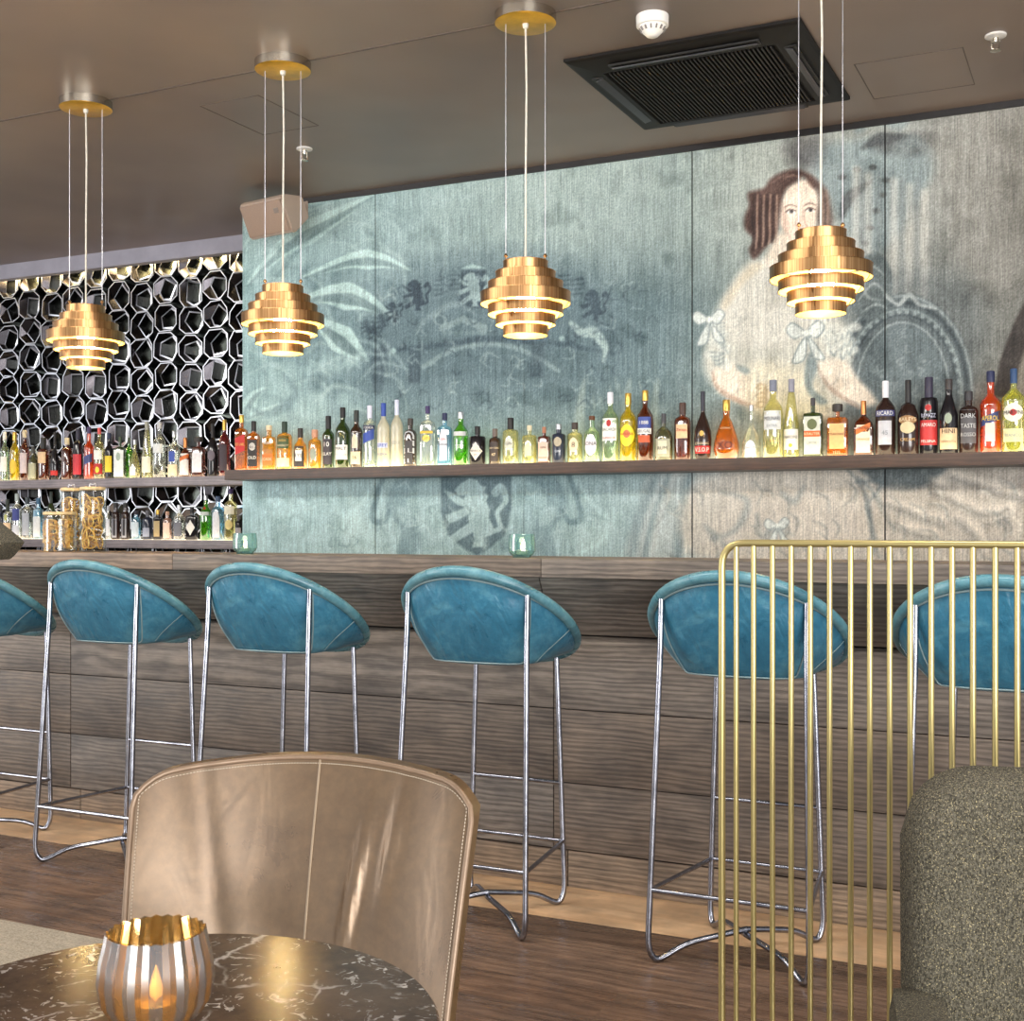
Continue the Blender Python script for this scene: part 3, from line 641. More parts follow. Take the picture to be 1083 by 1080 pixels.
def bottle(px, top, wpx, sh, gl, cap, capf, neck, labels, texts, desc, zs, Y, e=2.0, group=None, capw=1.12, yaw=None, sy=1.0):
    p = at_y(px, 480, Y); d = depth(p); Hh = at_y(px, top, Y).z-zs; R = wpx*d/FOC/2*.965
    if yaw is None: yaw = math.atan2(p.x, Y)*-.45
    wid = 1.0
    if e > 2: R *= .96/(math.cos(yaw)+.12); sy = min(sy, .8)
    pr = SHAPE[sh]; nr = R*neck
    prof = [(z*Hh, max(nr, r*R)) for z, r in pr]; zc = (1-capf)*Hh
    body = [q for q in prof if q[0] < zc-.002]+[(zc, nr)]
    t = thing('bottle', desc, 'bottle', (p.x, Y, zs), yaw, group)
    bm = B()
    # the neck stays round, the body takes the section's squareness
    n = 20; rings = []
    for z, r in body:
        q = []; ee = e if r > nr*1.35 else 2.0; ss = sy if r > nr*1.35 else 1
        for k in range(n):
            a_ = 2*PI*(k+.5)/n; x, y = math.cos(a_), math.sin(a_)
            if ee != 2: s = (abs(x)**ee+abs(y)**ee)**(-1/ee); x, y = x*s, y*s
            q.append((r*x, r*y*ss, z))
        rings.append(q)
    loft(bm, rings, True, True); obj('glass', bm, G[gl], t, 40)
    bm = B(); cr_ = nr*capw
    lathe(bm, [(zc-.002, cr_*.97), (zc+.002, cr_), (Hh-.003, cr_), (Hh, cr_*.9)], 14); obj('cap', bm, cap if hasattr(cap, 'name') else paper(cap), t)
    zz_, rr_ = [q[0] for q in prof], [q[1] for q in prof]
    def rad(z): return float(np.interp(z, zz_, rr_))
    def surf(x, z, off):
        r = rad(z); u = min(.999, abs(x)/r); return -sy*r*(1-u**e)**(1/e)-off
    for i, lb in enumerate(labels):
        z0, z1, hw, col = lb[:4]; kind = lb[4] if len(lb) > 4 else 'r'; off = .0007+.0006*i
        bm = B()
        def fn(u, v):
            z = (z0+(z1-z0)*v)*Hh; q = 2*v-1; k = 1
            if kind == 'o': k = max(.03, (1-q*q))**.5
            if kind == 'd': k = max(.03, 1-abs(q))
            if kind == 'a': k = 1 if v < .55 else max(.04, 1-((v-.55)/.45)**2)**.5
            if kind == 's': z += (2*u-1)*R*.35
            x = (2*u-1)*hw*rad(z)*k
            if kind == 's': x = (2*u-1)*hw*R
            return (x, surf(x, z, off), z)
        gridmesh(bm, fn, 10, 8 if kind != 'r' else 3); obj('label', bm, paper(col), t, 60)
    for i, tx in enumerate(texts):
        s, zc_, hf, col = tx[:4]; vert = len(tx) > 4 and tx[4]
        co, fs = text_mesh(s); bm = B(); vv = []; hh = hf*Hh
        wmax = np.abs(co[:, 0]).max()*2; lim = 1.55*R if not vert else 9
        sxx = min(hh, lim/wmax)
        for x, y in co:
            X_, Z_ = (x*sxx, y*hh) if not vert else (-y*hh, x*hh*.9)
            z = zc_*Hh+Z_; vv.append(bm.verts.new((X_, surf(X_, z, .0028), z)))
        for f in fs:
            try: bm.faces.new([vv[k] for k in f])
            except ValueError: pass
        obj('label_text', bm, paper(col), t, 0)
    return t
WHT, BLK, CRM, GLD, SIL = (236, 234, 226), (28, 26, 28), (226, 208, 172), (206, 168, 84), (176, 178, 186)
FG, FS, FC = paper(GLD, True), paper((190, 192, 198), True), paper((196, 128, 78), True)
gW = 'spirit bottles on the lit wall shelf'; gU = 'bottles on the upper niche shelf'; gD = 'bottles on the lower niche shelf'
RED = (176, 36, 34); NVY = (34, 40, 76); BLU = (50, 76, 160); ORG = (214, 112, 46); GRN = (40, 84, 52); PPL = (60, 46, 92); GRY = (132, 136, 142)
wallB = [
 (255.5, 439, 15, 'shd', 'amber', FG, .13, .36, [(.32, .62, .8, RED, 's')], [('RED LABEL', .47, .045, GLD)], 'square amber whisky bottle with slanted red label, first on the wall shelf', 6),
 (268.4, 445.5, 14, 'shd', 'amber', BLK, .2, .4, [(.08, .62, .85, BLK), (.40, .56, .6, (190, 186, 180), 'o')], [('No.7', .48, .07, BLK), ('OLD', .26, .06, WHT)], 'square amber whiskey bottle with tall black label and black cap', 6),
 (284.6, 450, 15.5, 'rect', 'honey', CRM, .1, .42, [(.10, .36, .85, ORG)], [('IRISH', .6, .05, WHT), ('CASK', .24, .06, CRM)], 'honey whiskey bottle with pale stopper and orange label low down', 5),
 (301, 446, 16.5, 'shd', 'honey', (38, 56, 44), .22, .34, [(.44, .70, .8, (64, 84, 48)), (.06, .24, .85, CRM)], [('IRISH', .6, .05, GLD), ('WHISKEY', .5, .045, CRM)], 'golden whiskey bottle with olive green label and dark green cap', 2),
 (317.7, 453, 14.5, 'squat', 'honey', (50, 46, 44), .22, .36, [(.06, .56, .8, (48, 44, 44)), (.2, .46, .5, WHT)], [('RYE', .33, .09, BLK)], 'round shouldered amber bottle with black and white label and dark cap', 2),
 (333, 454.6, 14, 'shd', 'honey', (206, 150, 120), .18, .44, [(.22, .52, .5, (150, 156, 140), 'o')], [], 'golden bottle with copper stopper and small oval emblem, beside dark green bottles', 2),
 (347.3, 440, 13, 'bulge', 'dkgreen', BLK, .24, .42, [(.08, .56, .82, (60, 54, 60))], [('10', .46, .09, WHT), ('ISLAY', .28, .06, WHT)], 'shorter dark green whisky bottle with dark printed label', 2),
 (362.5, 431, 16, 'std', 'dkgreen', BLK, .16, .34, [(.14, .38, .85, WHT)], [('MALT', .32, .05, BLK), ('SCOTCH', .22, .03, GRY)], 'tall dark green whisky bottle with white label', 2),
 (377, 434, 13.5, 'bulge', 'brown', (40, 46, 44), .2, .38, [(.06, .28, .85, CRM), (.34, .58, .5, (214, 200, 176), 'a')], [('16', .18, .06, BLK)], 'brown whisky bottle with cream label and dark neck foil', 2),
 (391, 429, 14.5, 'shd', 'clear', (220, 220, 236), .2, .34, [(.60, .68, .9, NVY), (.42, .58, .85, BLU, 's')], [('VODKA', .64, .04, WHT)], 'clear vodka bottle with slanted blue label and white capsule', 2),
 (405.6, 426.5, 14, 'std', 'frost', BLU, .2, .36, [(.30, .38, .85, (196, 200, 226))], [('GREY', .34, .05, BLU), ('VODKA', .2, .035, BLU)], 'frosted white vodka bottle with blue foil cap', 2),
 (419.7, 423, 13.5, 'std', 'frost', (216, 220, 240), .22, .32, [], [('VODKA', .36, .05, (150, 150, 150))], 'frosted cream vodka bottle with tall white neck, tallest of the pale pair', 2),
 (434, 442.6, 14, 'shd', 'brown', (58, 52, 50), .14, .4, [(.05, .74, .6, (66, 62, 62))], [('FIELD', .4, .22, (200, 200, 204), True)], 'short brown bottle with big vertical silver lettering', 2),
 (452.3, 429.5, 18, 'shd', 'clear', PPL, .12, .3, [(.54, .58, .9, (220, 180, 60)), (.40, .52, .5, (240, 226, 120), 'o')], [('GORDON', .66, .05, GRY), ('GIN', .46, .06, (190, 150, 40))], 'clear gin bottle with yellow label and purple cap', 4),
 (470.3, 437, 17.5, 'shd', 'blue', NVY, .13, .34, [(.10, .72, .55, (214, 216, 226), 'a')], [('SAPPHIRE', .4, .035, NVY), ('GIN', .5, .04, RED)], 'light blue square gin bottle with arched white label', 5),
 (487.4, 435.7, 16.5, 'std', 'green', FS, .12, .36, [(.55, .63, .97, (206, 206, 206))], [('TEN', .35, .06, (230, 240, 220))], 'bright green gin bottle with silver band and cap', 2),
 (505, 451, 18, 'rect', 'black', BLK, .2, .3, [(.12, .58, .8, (224, 216, 206), 'd')], [('HENRICK', .36, .05, BLK), ('GIN', .26, .04, BLK)], 'black apothecary gin bottle with white diamond label', 2),
 (523.5, 453.6, 13, 'shd', 'brown', (110, 96, 90), .2, .42, [(.10, .62, .75, (58, 48, 46))], [('DRY GIN', .46, .05, CRM), ('47', .28, .08, CRM)], 'small dark brown bottle with dark label beside the diamond label bottle', 2),
 (540, 442, 17.5, 'shd', 'pale', BLK, .24, .36, [(.30, .56, .5, (206, 206, 190), 'o')], [('GIN', .44, .06, BLK)], 'pale round shouldered bottle with tall black stopper', 2),
 (560, 450, 16, 'rect', 'pale', (222, 210, 180), .12, .3, [(.2, .56, .45, (226, 222, 170), 'a')], [], 'pale yellow bottle with pale stopper, between black stopper and pink label', 2),
 (575.5, 451.7, 15.5, 'rect', 'rust', (170, 110, 84), .16, .28, [(.06, .58, .8, (206, 178, 164))], [('GIN', .44, .06, BLK), ('MONKEY', .16, .04, BLK)], 'stubby brown bottle with pinkish paper label and copper stopper', 5),
 (591, 448.5, 14.5, 'rect', 'navy', FS, .13, .4, [(.42, .66, .6, (170, 160, 140), 'o')], [('GIN', .3, .06, (190, 196, 210))], 'navy blue bottle with silver cap and pale printed emblem', 2),
 (608, 447, 16.5, 'shd', 'pale', (66, 54, 48), .16, .4, [(.26, .62, .6, (226, 206, 172), 'o')], [('8', .44, .14, (90, 80, 70))], 'clear bottle with cream oval label and dark cap', 2),
 (626, 440, 17, 'std', 'teal', (92, 54, 30), .08, .36, [(.14, .60, .75, (228, 222, 230), 'o')], [('IONA', .40, .085, BLK)], 'clear bottle with big round white label lettered in black', 2),
 (645.5, 415, 18.5, 'std', 'teal', (224, 224, 230), .16, .32, [(.30, .62, .85, (236, 238, 232)), (.50, .60, .28, RED, 'o')], [('BACARDI', .46, .045, (60, 60, 64)), ('SUPERIOR', .34, .03, RED)], 'tall clear rum bottle with white cap and red round emblem', 2),
 (664.4, 416, 18.5, 'std', 'yellow', FG, .16, .34, [(.22, .54, .85, (244, 222, 50), 'o'), (.34, .46, .4, (206, 120, 70), 'o')], [('HAVANA', .4, .035, RED)], 'bright yellow rum bottle with gold cap', 2),
 (682.4, 413, 18, 'std', 'rust', FG, .14, .34, [(.46, .62, .8, (64, 80, 150)), (.38, .46, .85, WHT), (.26, .36, .7, (200, 90, 50))], [('BRUGAL', .42, .045, NVY), ('1888', .54, .05, WHT)], 'dark rum bottle in a string net with blue and white label', 2),
 (702, 437.5, 19.5, 'squat', 'olive', (66, 66, 70), .2, .24, [(.08, .46, .8, (156, 156, 136)), (.14, .42, .5, (206, 200, 176))], [('RUM', .26, .07, BLK)], 'squat olive brown rum bottle with grey label', 2),
 (722, 426, 20.5, 'shd', 'rust', (72, 50, 44), .2, .38, [(.38, .62, .7, (214, 180, 140))], [('Zacapa', .52, .06, RED)], 'broad amber rum bottle with beige label and dark brown cap', 3),
 (743.4, 414, 19.5, 'cognac', 'blackbrown', (44, 44, 56), .28, .22, [(.09, .20, .95, RED), (.34, .42, .28, GLD, 'o')], [('V.S.O.P', .145, .06, WHT), ('COGNAC', .235, .035, CRM)], 'dark cognac bottle with red label and gold seal', 2),
 (768.2, 423, 28, 'pear', 'amber', FG, .18, .26, [(.16, .30, .5, (150, 70, 24), 'o')], [('XO', .23, .12, (90, 34, 20)), ('COGNAC', .52, .03, CRM)], 'large amber cognac decanter shaped like a drop with gold cap', 2),
 (794.7, 428.5, 21, 'bell', 'clear', FS, .1, .2, [(.04, .34, .55, (226, 226, 232), 'a')], [('RHUM', .2, .06, GRY)], 'small clear bell shaped bottle with white arched label', 2),
 (817.6, 402, 21.5, 'std', 'pale', (120, 124, 140), .14, .34, [(.36, .60, .85, (206, 208, 206))], [('MOLINARI', .5, .05, (60, 60, 70)), ('EXTRA', .41, .03, GRY), ('40', .22, .04, (190, 120, 70))], 'tall clear liqueur bottle with pale grey label and silver capsule', 2),
 (837, 401, 17, 'taper', 'pale', (140, 138, 150), .16, .36, [(.10, .36, .92, (232, 226, 214)), (.13, .18, .25, (214, 168, 50), 'o')], [('NARDINI', .26, .04, BLK)], 'slender tapering grappa bottle with white label low down', 2),
 (859.7, 421, 24.5, 'rect', 'dkgreen', (60, 56, 60), .12, .22, [(.05, .68, .82, (200, 202, 186)), (.34, .44, .82, (206, 96, 36)), (.46, .64, .5, (92, 100, 60), 'o')], [('KRAUTER', .39, .045, (240, 214, 170)), ('LIKOR', .24, .04, GRY)], 'square dark green herb liqueur bottle with orange banded label', 6),
 (885.8, 427.5, 25.5, 'rect', 'amber', (48, 42, 38), .13, .2, [(.14, .62, .72, (236, 178, 116))], [('DISARONNO', .42, .045, (50, 34, 24)), ('1525', .075, .05, (230, 200, 150))], 'square amber almond liqueur bottle with broad black stopper', 6, 2.6),
 (913.4, 424, 24.5, 'squat', 'rust', FC, .24, .25, [(.06, .56, .72, (222, 206, 180)), (.44, .54, .72, ORG, 's')], [('COINTREAU', .50, .05, (60, 30, 20)), ('ORANGE', .3, .04, ORG)], 'square brown orange liqueur bottle with copper cap and cream label', 6),
 (936.6, 403, 21.5, 'std', 'blackbrown', (222, 222, 226), .22, .3, [(.14, .46, .65, (190, 190, 196)), (.52, .60, .92, (70, 74, 120))], [('RICARD', .56, .055, WHT), ('45', .3, .06, GRY)], 'dark brown aniseed bottle with long white capsule and grey label', 2),
 (960.5, 402, 22.5, 'wine', 'blackbrown', BLK, .3, .26, [(.40, .52, .85, (150, 110, 66), 'o'), (.28, .44, .7, (206, 190, 150), 'o')], [('BAILEYS', .47, .05, CRM), ('CREAM', .2, .04, (190, 150, 90))], 'black bottle with curving shoulders and cream landscape label', 2),
 (982.4, 399, 19.5, 'shd', 'black', (50, 46, 66), .26, .4, [(.12, .44, .92, (190, 50, 50)), (.56, .64, .35, RED, 'o')], [('AMARO', .38, .05, WHT), ('FELSINA', .17, .035, WHT), ('RAMAZZ', .5, .05, (200, 200, 220))], 'dark bitter bottle with big red label', 2),
 (1003.4, 401, 19.5, 'wine', 'black', (56, 50, 50), .14, .36, [(.06, .34, .92, (222, 190, 150)), (.40, .54, .4, (150, 160, 140), 'o')], [('HINI', .3, .06, BLK), ('VERMOUTH', .16, .03, (110, 80, 60))], 'dark bottle with beige label and green neck ring', 2),
 (1024.4, 414, 20, 'shd', 'blackbrown', (52, 50, 54), .14, .38, [(.16, .70, .8, (82, 80, 84))], [('DARK', .60, .07, (200, 200, 200)), ('TASTE', .44, .07, (200, 200, 200)), ('ROSSO', .3, .06, (190, 190, 190))], 'short dark bottle with grey printed label, between beige label and orange bottle', 2),
 (1047.7, 392.5, 22.5, 'aperol', 'orange', NVY, .13, .34, [(.36, .47, .9, (46, 60, 110), 's'), (.14, .36, .45, (230, 210, 190))], [('APEROL', .42, .06, (240, 200, 80))], 'bright orange aperitif bottle with blue label and blue cap', 2),
 (1072, 390, 25, 'bulge', 'lime', (40, 70, 110), .17, .26, [(.36, .58, .85, (226, 222, 206), 'o'), (.43, .51, .3, RED, 'o'), (.12, .28, .85, (206, 206, 160))], [('MARTINI', .47, .045, BLK), ('BIANCO', .2, .035, GRY)], 'pale yellow vermouth bottle with red disc on its label, at the shelf end', 2)]
for k, b in enumerate(wallB):
    px, top, wd, sh, gl, cap, cf, nk, lb, tx, ds, e = b[:12]
    t = bottle(px, top, wd, sh, gl, cap, cf, nk, lb, tx, ds, ZS, 5.295+.012*math.sin(k*2.3), e, gW, b[12] if len(b) > 12 else 1.12)
    if gl == 'dkgreen' and top == 401: pass
upB = [
 (5, 457, 9, 'slim', 'teal', WHT, .16, .4, [(.2, .5, .8, WHT)], 'clear bottle with white label and white cap, first on the upper niche shelf', 0),
 (15.5, 457, 10, 'std', 'yellow', FG, .16, .4, [(.15, .45, .8, (226, 190, 60), 'o')], 'yellow rum bottle with gold cap in the niche', 0),
 (26, 455, 10, 'std', 'rust', CRM, .14, .4, [(.15, .55, .8, (206, 190, 190))], 'brown bottle in a wicker net with pale neck in the niche', 0),
 (35, 472, 10, 'squat', 'olive', (60, 60, 56), .2, .34, [(.06, .5, .85, (170, 170, 144))], 'squat olive bottle with pale grey label in the niche', -.03),
 (46, 463, 12.5, 'shd', 'rust', BLK, .26, .42, [(.4, .66, .7, (222, 190, 150))], 'dark amber bottle with cream label and tall black cap in the niche', 0),
 (58, 457, 10, 'cognac', 'black', BLK, .26, .26, [(.1, .2, .9, RED)], 'black cognac bottle with small red label in the niche', 0),
 (71, 463, 12.5, 'shd', 'rust', CRM, .16, .36, [], 'plain red brown bottle with beige cap in the niche', 0),
 (82.5, 454, 10.5, 'shd', 'black', (40, 40, 60), .2, .4, [(.1, .5, .9, (190, 50, 60))], 'dark bitter bottle with red label in the niche', 0),
 (94, 451.5, 11, 'aperol', 'orange', PPL, .12, .36, [(.3, .46, .85, (60, 70, 120), 's')], 'orange aperitif bottle with purple cap in the niche', 0),
 (105, 452.5, 11.5, 'std', 'pale', (216, 90, 90), .12, .3, [(.1, .3, .85, RED), (.12, .24, .4, (226, 200, 60), 'o'), (.38, .56, .8, WHT)], 'clear bottle with red and yellow label and pink cap in the niche', 0),
 (115.5, 458, 9, 'slim', 'black', (40, 50, 80), .12, .4, [(.15, .5, .85, (230, 200, 50))], 'dark bottle with yellow label in the niche', 0),
 (127, 462, 13.5, 'rect', 'dkgreen', (66, 80, 60), .12, .26, [(.04, .68, .9, (226, 230, 226)), (.42, .62, .4, (160, 176, 160), 'o')], 'square green bottle with tall white label in the niche', -.03),
 (136.5, 463, 10, 'std', 'green', (60, 70, 60), .14, .34, [], 'green bottle half hidden behind the white labelled one in the niche', .06),
 (142.5, 465, 13, 'pear', 'pale', FS, .12, .24, [(.08, .3, .5, WHT)], 'squat round clear bottle with silver cap in the niche', -.02),
 (155.5, 446, 11.5, 'taper', 'pale', (150, 150, 140), .14, .36, [(.1, .38, .9, (232, 228, 206))], 'tall pale tapering bottle with cream label in the niche', 0),
 (168.5, 446, 14, 'std', 'clear', (200, 200, 204), .12, .3, [(.44, .6, .8, (220, 222, 220))], 'tall clear bottle with white label in the niche', 0),
 (184, 456, 13.5, 'std', 'clear', FS, .12, .26, [(.05, .28, .8, CRM), (.34, .56, .5, BLU)], 'clear bottle with blue mark and cream label in the niche', 0),
 (196, 463, 12.5, 'squat', 'rust', FC, .24, .3, [(.06, .6, .82, (226, 222, 216)), (.44, .54, .8, ORG, 's')], 'brown bottle with copper cap and white label in the niche', 0),
 (210, 462, 15, 'rect', 'rust', (50, 44, 42), .12, .28, [(.12, .6, .8, (222, 220, 222))], 'square bottle with broad black stopper and white label in the niche', 0),
 (225, 448, 12, 'wine', 'black', BLK, .26, .3, [(.3, .5, .7, (110, 100, 110), 'o')], 'black cream liqueur bottle with faint label in the niche', 0),
 (237.5, 444, 12.5, 'std', 'red', FG, .18, .34, [(.1, .56, .7, (60, 48, 56))], 'dark red bottle with gold capsule at the end of the upper niche shelf', 0)]
for px, top, wd, sh, gl, cap, cf, nk, lb, ds, dy in upB:
    bottle(px, top, wd, sh, gl, cap, cf, nk, lb, [], ds, ZS, 5.90+dy, 5 if sh == 'rect' else 2, gU, 1.12 if 'broad' not in ds else 2.4)
dnB = [
 (1, 534, 7, 'slim', 'navy', BLK, .2, .4, [(.1, .5, .7, GRY)], 'dark bottle cut by the photo edge on the lower niche shelf', 0),
 (8, 528, 9.5, 'std', 'clear', (40, 50, 40), .3, .36, [(.04, .4, .9, (226, 196, 160)), (.45, .62, .4, (190, 190, 120), 'o')], 'clear bottle with tan label and dark neck on the lower niche shelf', 0),
 (18, 522, 10, 'shd', 'clear', (180, 190, 186), .16, .4, [(.40, .66, .8, (60, 70, 140)), (.08, .3, .8, (200, 204, 216))], 'clear bottle with blue label above a white one on the lower niche shelf', 0),
 (28.8, 526, 11, 'shd', 'clear', (60, 70, 76), .16, .36, [(.08, .62, .7, (176, 180, 190))], 'clear bottle with silver label on the lower niche shelf', 0),
 (40.6, 527, 11.5, 'shd', 'blue', (60, 100, 130), .14, .36, [(.05, .72, .7, (222, 224, 226))], 'blue square bottle with tall white label left of the glass jars', 0),
 (54, 520, 9, 'std', 'dkgreen', (50, 60, 56), .24, .34, [(.2, .5, .8, GRY)], 'dark green bottle behind the short glass jar', 0),
 (114.5, 535, 6, 'slim', 'clear', SIL, .14, .4, [(.1, .6, .8, (206, 210, 220))], 'narrow clear bottle just right of the tall jar', .03),
 (122.5, 532, 9.5, 'shd', 'blackbrown', BLK, .12, .5, [(.05, .8, .55, (150, 150, 160)), (.1, .75, .3, (40, 38, 42))], 'brown bottle with vertical lettering, left one of two alike', 0),
 (132.7, 532, 9.5, 'shd', 'blackbrown', BLK, .12, .5, [(.05, .8, .55, (160, 160, 168)), (.1, .75, .3, (40, 38, 42))], 'brown bottle with vertical lettering, right one of two alike', 0),
 (144, 540, 10.5, 'shd', 'blue', (40, 40, 50), .14, .4, [(.1, .6, .8, (196, 210, 222))], 'pale blue bottle with light label and dark cap on the lower niche shelf', 0),
 (156, 540, 11, 'shd', 'navy', (90, 90, 96), .16, .36, [(.1, .4, .7, (150, 156, 176))], 'navy bottle with pale blue label on the lower niche shelf', 0),
 (167, 539, 10.5, 'rect', 'black', FG, .16, .36, [(.1, .62, .7, (170, 150, 110))], 'black bottle with gold cap and gold label on the lower niche shelf', 0),
 (177, 541, 9.5, 'shd', 'pearl', (190, 150, 130), .12, .4, [(.06, .6, .8, (234, 204, 186))], 'peach bottle with cork and pale label on the lower niche shelf', 0),
 (189.5, 534, 12.5, 'std', 'clear', FS, .14, .36, [(.1, .5, .7, (110, 112, 122))], 'patterned clear bottle with silver cap on the lower niche shelf', 0),
 (203, 537, 13.5, 'rect', 'black', BLK, .16, .32, [(.14, .62, .85, (226, 222, 216), 'd')], 'black bottle with white diamond label on the lower niche shelf', 0),
 (217.6, 524, 12.5, 'std', 'green', FS, .1, .36, [(.55, .63, .97, (200, 206, 200)), (.68, .74, .4, RED, 'o')], 'green gin bottle with silver band on the lower niche shelf', 0),
 (230.5, 525, 13.5, 'shd', 'blue', (60, 80, 110), .12, .36, [(.06, .7, .6, (222, 224, 230), 'a')], 'blue square gin bottle with arched white label on the lower niche shelf', 0),
 (244, 517, 14, 'shd', 'pale', PPL, .1, .32, [(.5, .66, .8, (230, 224, 200)), (.2, .4, .6, (216, 196, 130), 'o')], 'clear gin bottle with purple cap on the lower niche shelf', 0),
 (252.5, 545, 8, 'shd', 'black', (90, 84, 84), .16, .4, [(.1, .5, .8, (150, 146, 150))], 'small dark bottle beside the mural edge on the lower niche shelf', -.03)]
for px, top, wd, sh, gl, cap, cf, nk, lb, ds, dy in dnB:
    bottle(px, top, wd, sh, gl, cap, cf, nk, lb, [], ds, ZL, 5.90+dy, 5 if sh == 'rect' else 2, gD)
# ------------------------------------------------------------------ bar stools
def m_leather(name, c0, c1, c2, rough, metal=0, wr=.35):
    a = NT(name); v = a.coord()
    n = a.noise(v, 7, 7, .72, .5); n2 = a.noise(v, 70, 3, .7)
    col = a.ramp(n, [(.26, lin(c0)), (.52, lin(c1)), (.84, lin(c2))])
    col = a.mix(col, a.ramp(n2, [(.35, (.85, .86, .87)), (.7, (1.12, 1.1, 1.08))]), .7, 'MULTIPLY')
    sc = a.n('TexVoronoi', feature='DISTANCE_TO_EDGE', i_Vector=v, i_Scale=26).outputs[0]
    wv = a.noise(a.coord((2.2, 1, 1)), 7, 2, .4, 1.4)
    a.set(Base_Color=col, Roughness=a.ramp(n, [(.3, (rough-.06,)*3), (.8, (rough+.1,)*3)]), Metallic=metal)
    a.bump(a.math('ADD', a.math('MULTIPLY', wv, 1.0), a.math('MULTIPLY', n2, .10)), wr, .02); return a.m
M_TEAL = m_leather('worn_teal_leather', (36, 92, 120), (54, 116, 144), (104, 162, 180), .3, 0, .5)
M_TEALR = m_leather('teal_leather_rim', (52, 96, 112), (84, 134, 148), (140, 182, 190), .28, 0, .12)
M_SEAM = plain('pale_welt', (128, 150, 154), .45)
def m_steel():
    a = NT('raw_steel_tube'); n = a.noise(a.coord(), 18, 3)
    a.set(Base_Color=a.ramp(n, [(.3, lin((120, 122, 132))), (.7, lin((176, 178, 188)))]), Roughness=.22, Metallic=1); return a.m
M_STEEL = m_steel()
def rim_pt(t):
    x = .272*math.sin(t); y = -.235*math.cos(t); s = (y/.235+1)/2
    return Vector((x, y+.018, 1.073-.30*s-.016*4*s*(1-s)))
def seat_bot(t):
    s, c = math.sin(t), math.cos(t); e = 3.2; k = (abs(s)**e+abs(c)**e)**(-1/e)
    return Vector((.178*s*k, .045-.147*c*k, .790+.012*(c < 0)*abs(c)))
def make_stool(label):
    t = thing('bar_stool', label, 'bar stool', (0, 0, 0), 0, 'teal leather bar stools along the bar')
    n = 64; bm = B(); NV = 9; rings = []
    for j in range(NV+1):
        v = j/NV; r = []
        for k in range(n):
            a_ = 2*PI*k/n; p = rim_pt(a_).lerp(seat_bot(a_), v)
            bul = .020*math.sin(PI*v); q = Vector((math.sin(a_), -math.cos(a_), -.25)); p = p+q.normalized()*bul
            r.append(p)
        rings.append(r)
    # belly under the seat
    cen = Vector((0, .045, .772))
    for f in (.7, .35): rings.append([cen.lerp(p, f)-Vector((0, 0, .004)) for p in rings[NV]])
    loft(bm, rings, False, True)
    # inside of the bowl
    ins = []
    for j in range(NV+1):
        v = j/NV; r = []
        for k in range(n):
            a_ = 2*PI*k/n; p = rim_pt(a_).lerp(seat_bot(a_)+Vector((0, 0, .035)), v)
            r.append(p.lerp(Vector((0, .04, p.z)), .05+.12*v))
        ins.append(r)
    loft(bm, ins, False, True)
    bmesh.ops.recalc_face_normals(bm, faces=bm.faces)
    obj('seat_shell', bm, M_TEAL, t, 50)
    bm = B(); P = [rim_pt(2*PI*k/72) for k in range(72)]; tube(bm, P, .0165, 10, True); obj('rim', bm, M_TEALR, t, 80)
    # welts: under the rim, round the back panel, and the side seams
    def sp(a_, v, off=.0):
        p = rim_pt(a_).lerp(seat_bot(a_), v); q = Vector((math.sin(a_), -math.cos(a_), -.25)).normalized(); return p+q*(.020*math.sin(PI*v)+off)
    bm = B(); tube(bm, [sp(2*PI*k/72, .07, .004) for k in range(72)], .0035, 6, True); obj('welt', bm, M_SEAM, t, 80)
    A = .80
    bm = B(); pts = [sp(-.86, v, .002) for v in np.linspace(.06, .96, 9)]+[sp(a_, .99, .003) for a_ in np.linspace(-.80, .80, 17)]+[sp(.86, v, .002) for v in np.linspace(.96, .06, 9)]
    tube(bm, rounded(pts, .012, 3), .0024, 6); obj('back_seam', bm, M_SEAM, t, 80)
    for s in (-1, 1):
        bm = B(); tube(bm, [sp(s*(1.62-.5*v), v, .001) for v in np.linspace(.08, .97, 8)], .0016, 5); obj('side_seam', bm, M_SEAM, t, 80)
    bm = B(); lathe(bm, [(.815, .11), (.82, .115), (.845, .115), (.855, .10)], 24, (0, .055, 0)); obj('cushion', bm, M_TEAL, t)
    # steel frame: back legs, front legs, foot rails, crossed floor rails
    tr = .0088
    foot = {'bl': (-.2225, -.2), 'br': (.2225, -.2), 'fr': (.175, .195), 'fl': (-.165, .195)}
    top = {'bl': Vector((-.203, -.142, 1.012)), 'br': Vector((.203, -.142, 1.012)), 'fr': Vector((.145, .2, .785)), 'fl': Vector((-.145, .2, .785))}
    mid = Vector((0, .0, .055)); gone = {}
    for k, (x, y) in foot.items():
        f = Vector((x, y, tr)); inn = Vector((x*.62, y*.62, .045))
        up = [top[k]]
        if k in ('bl', 'br'): up.append(Vector((x*.915, -.150, .86)))
        pts = up+[f+Vector((0, 0, .035)), f+Vector((-x*.06, -y*.06, 0)), Vector((x*.86, y*.86, tr)), inn, mid+Vector((0, 0, .012 if k in ('bl', 'fr') else -.004))]
        bm = B(); tube(bm, rounded(pts, .045, 5), tr, 10); obj('leg', bm, M_STEEL, t, 80)
        def on(z, up=up, f=f):
            a_ = up[-1]; b_ = f+Vector((0, 0, .035)); u = (a_.z-z)/(a_.z-b_.z); return a_.lerp(b_, u)
        gone[k] = on
    for a_, b_, z in (('bl', 'br', .2), ('br', 'fr', .2), ('fr', 'fl', .2), ('fl', 'bl', .2), ('fl', 'fr', .385)):
        bm = B(); tube(bm, [gone[a_](z), gone[b_](z)], .007, 8); obj('foot_rail', bm, M_STEEL, t, 80)
    return t
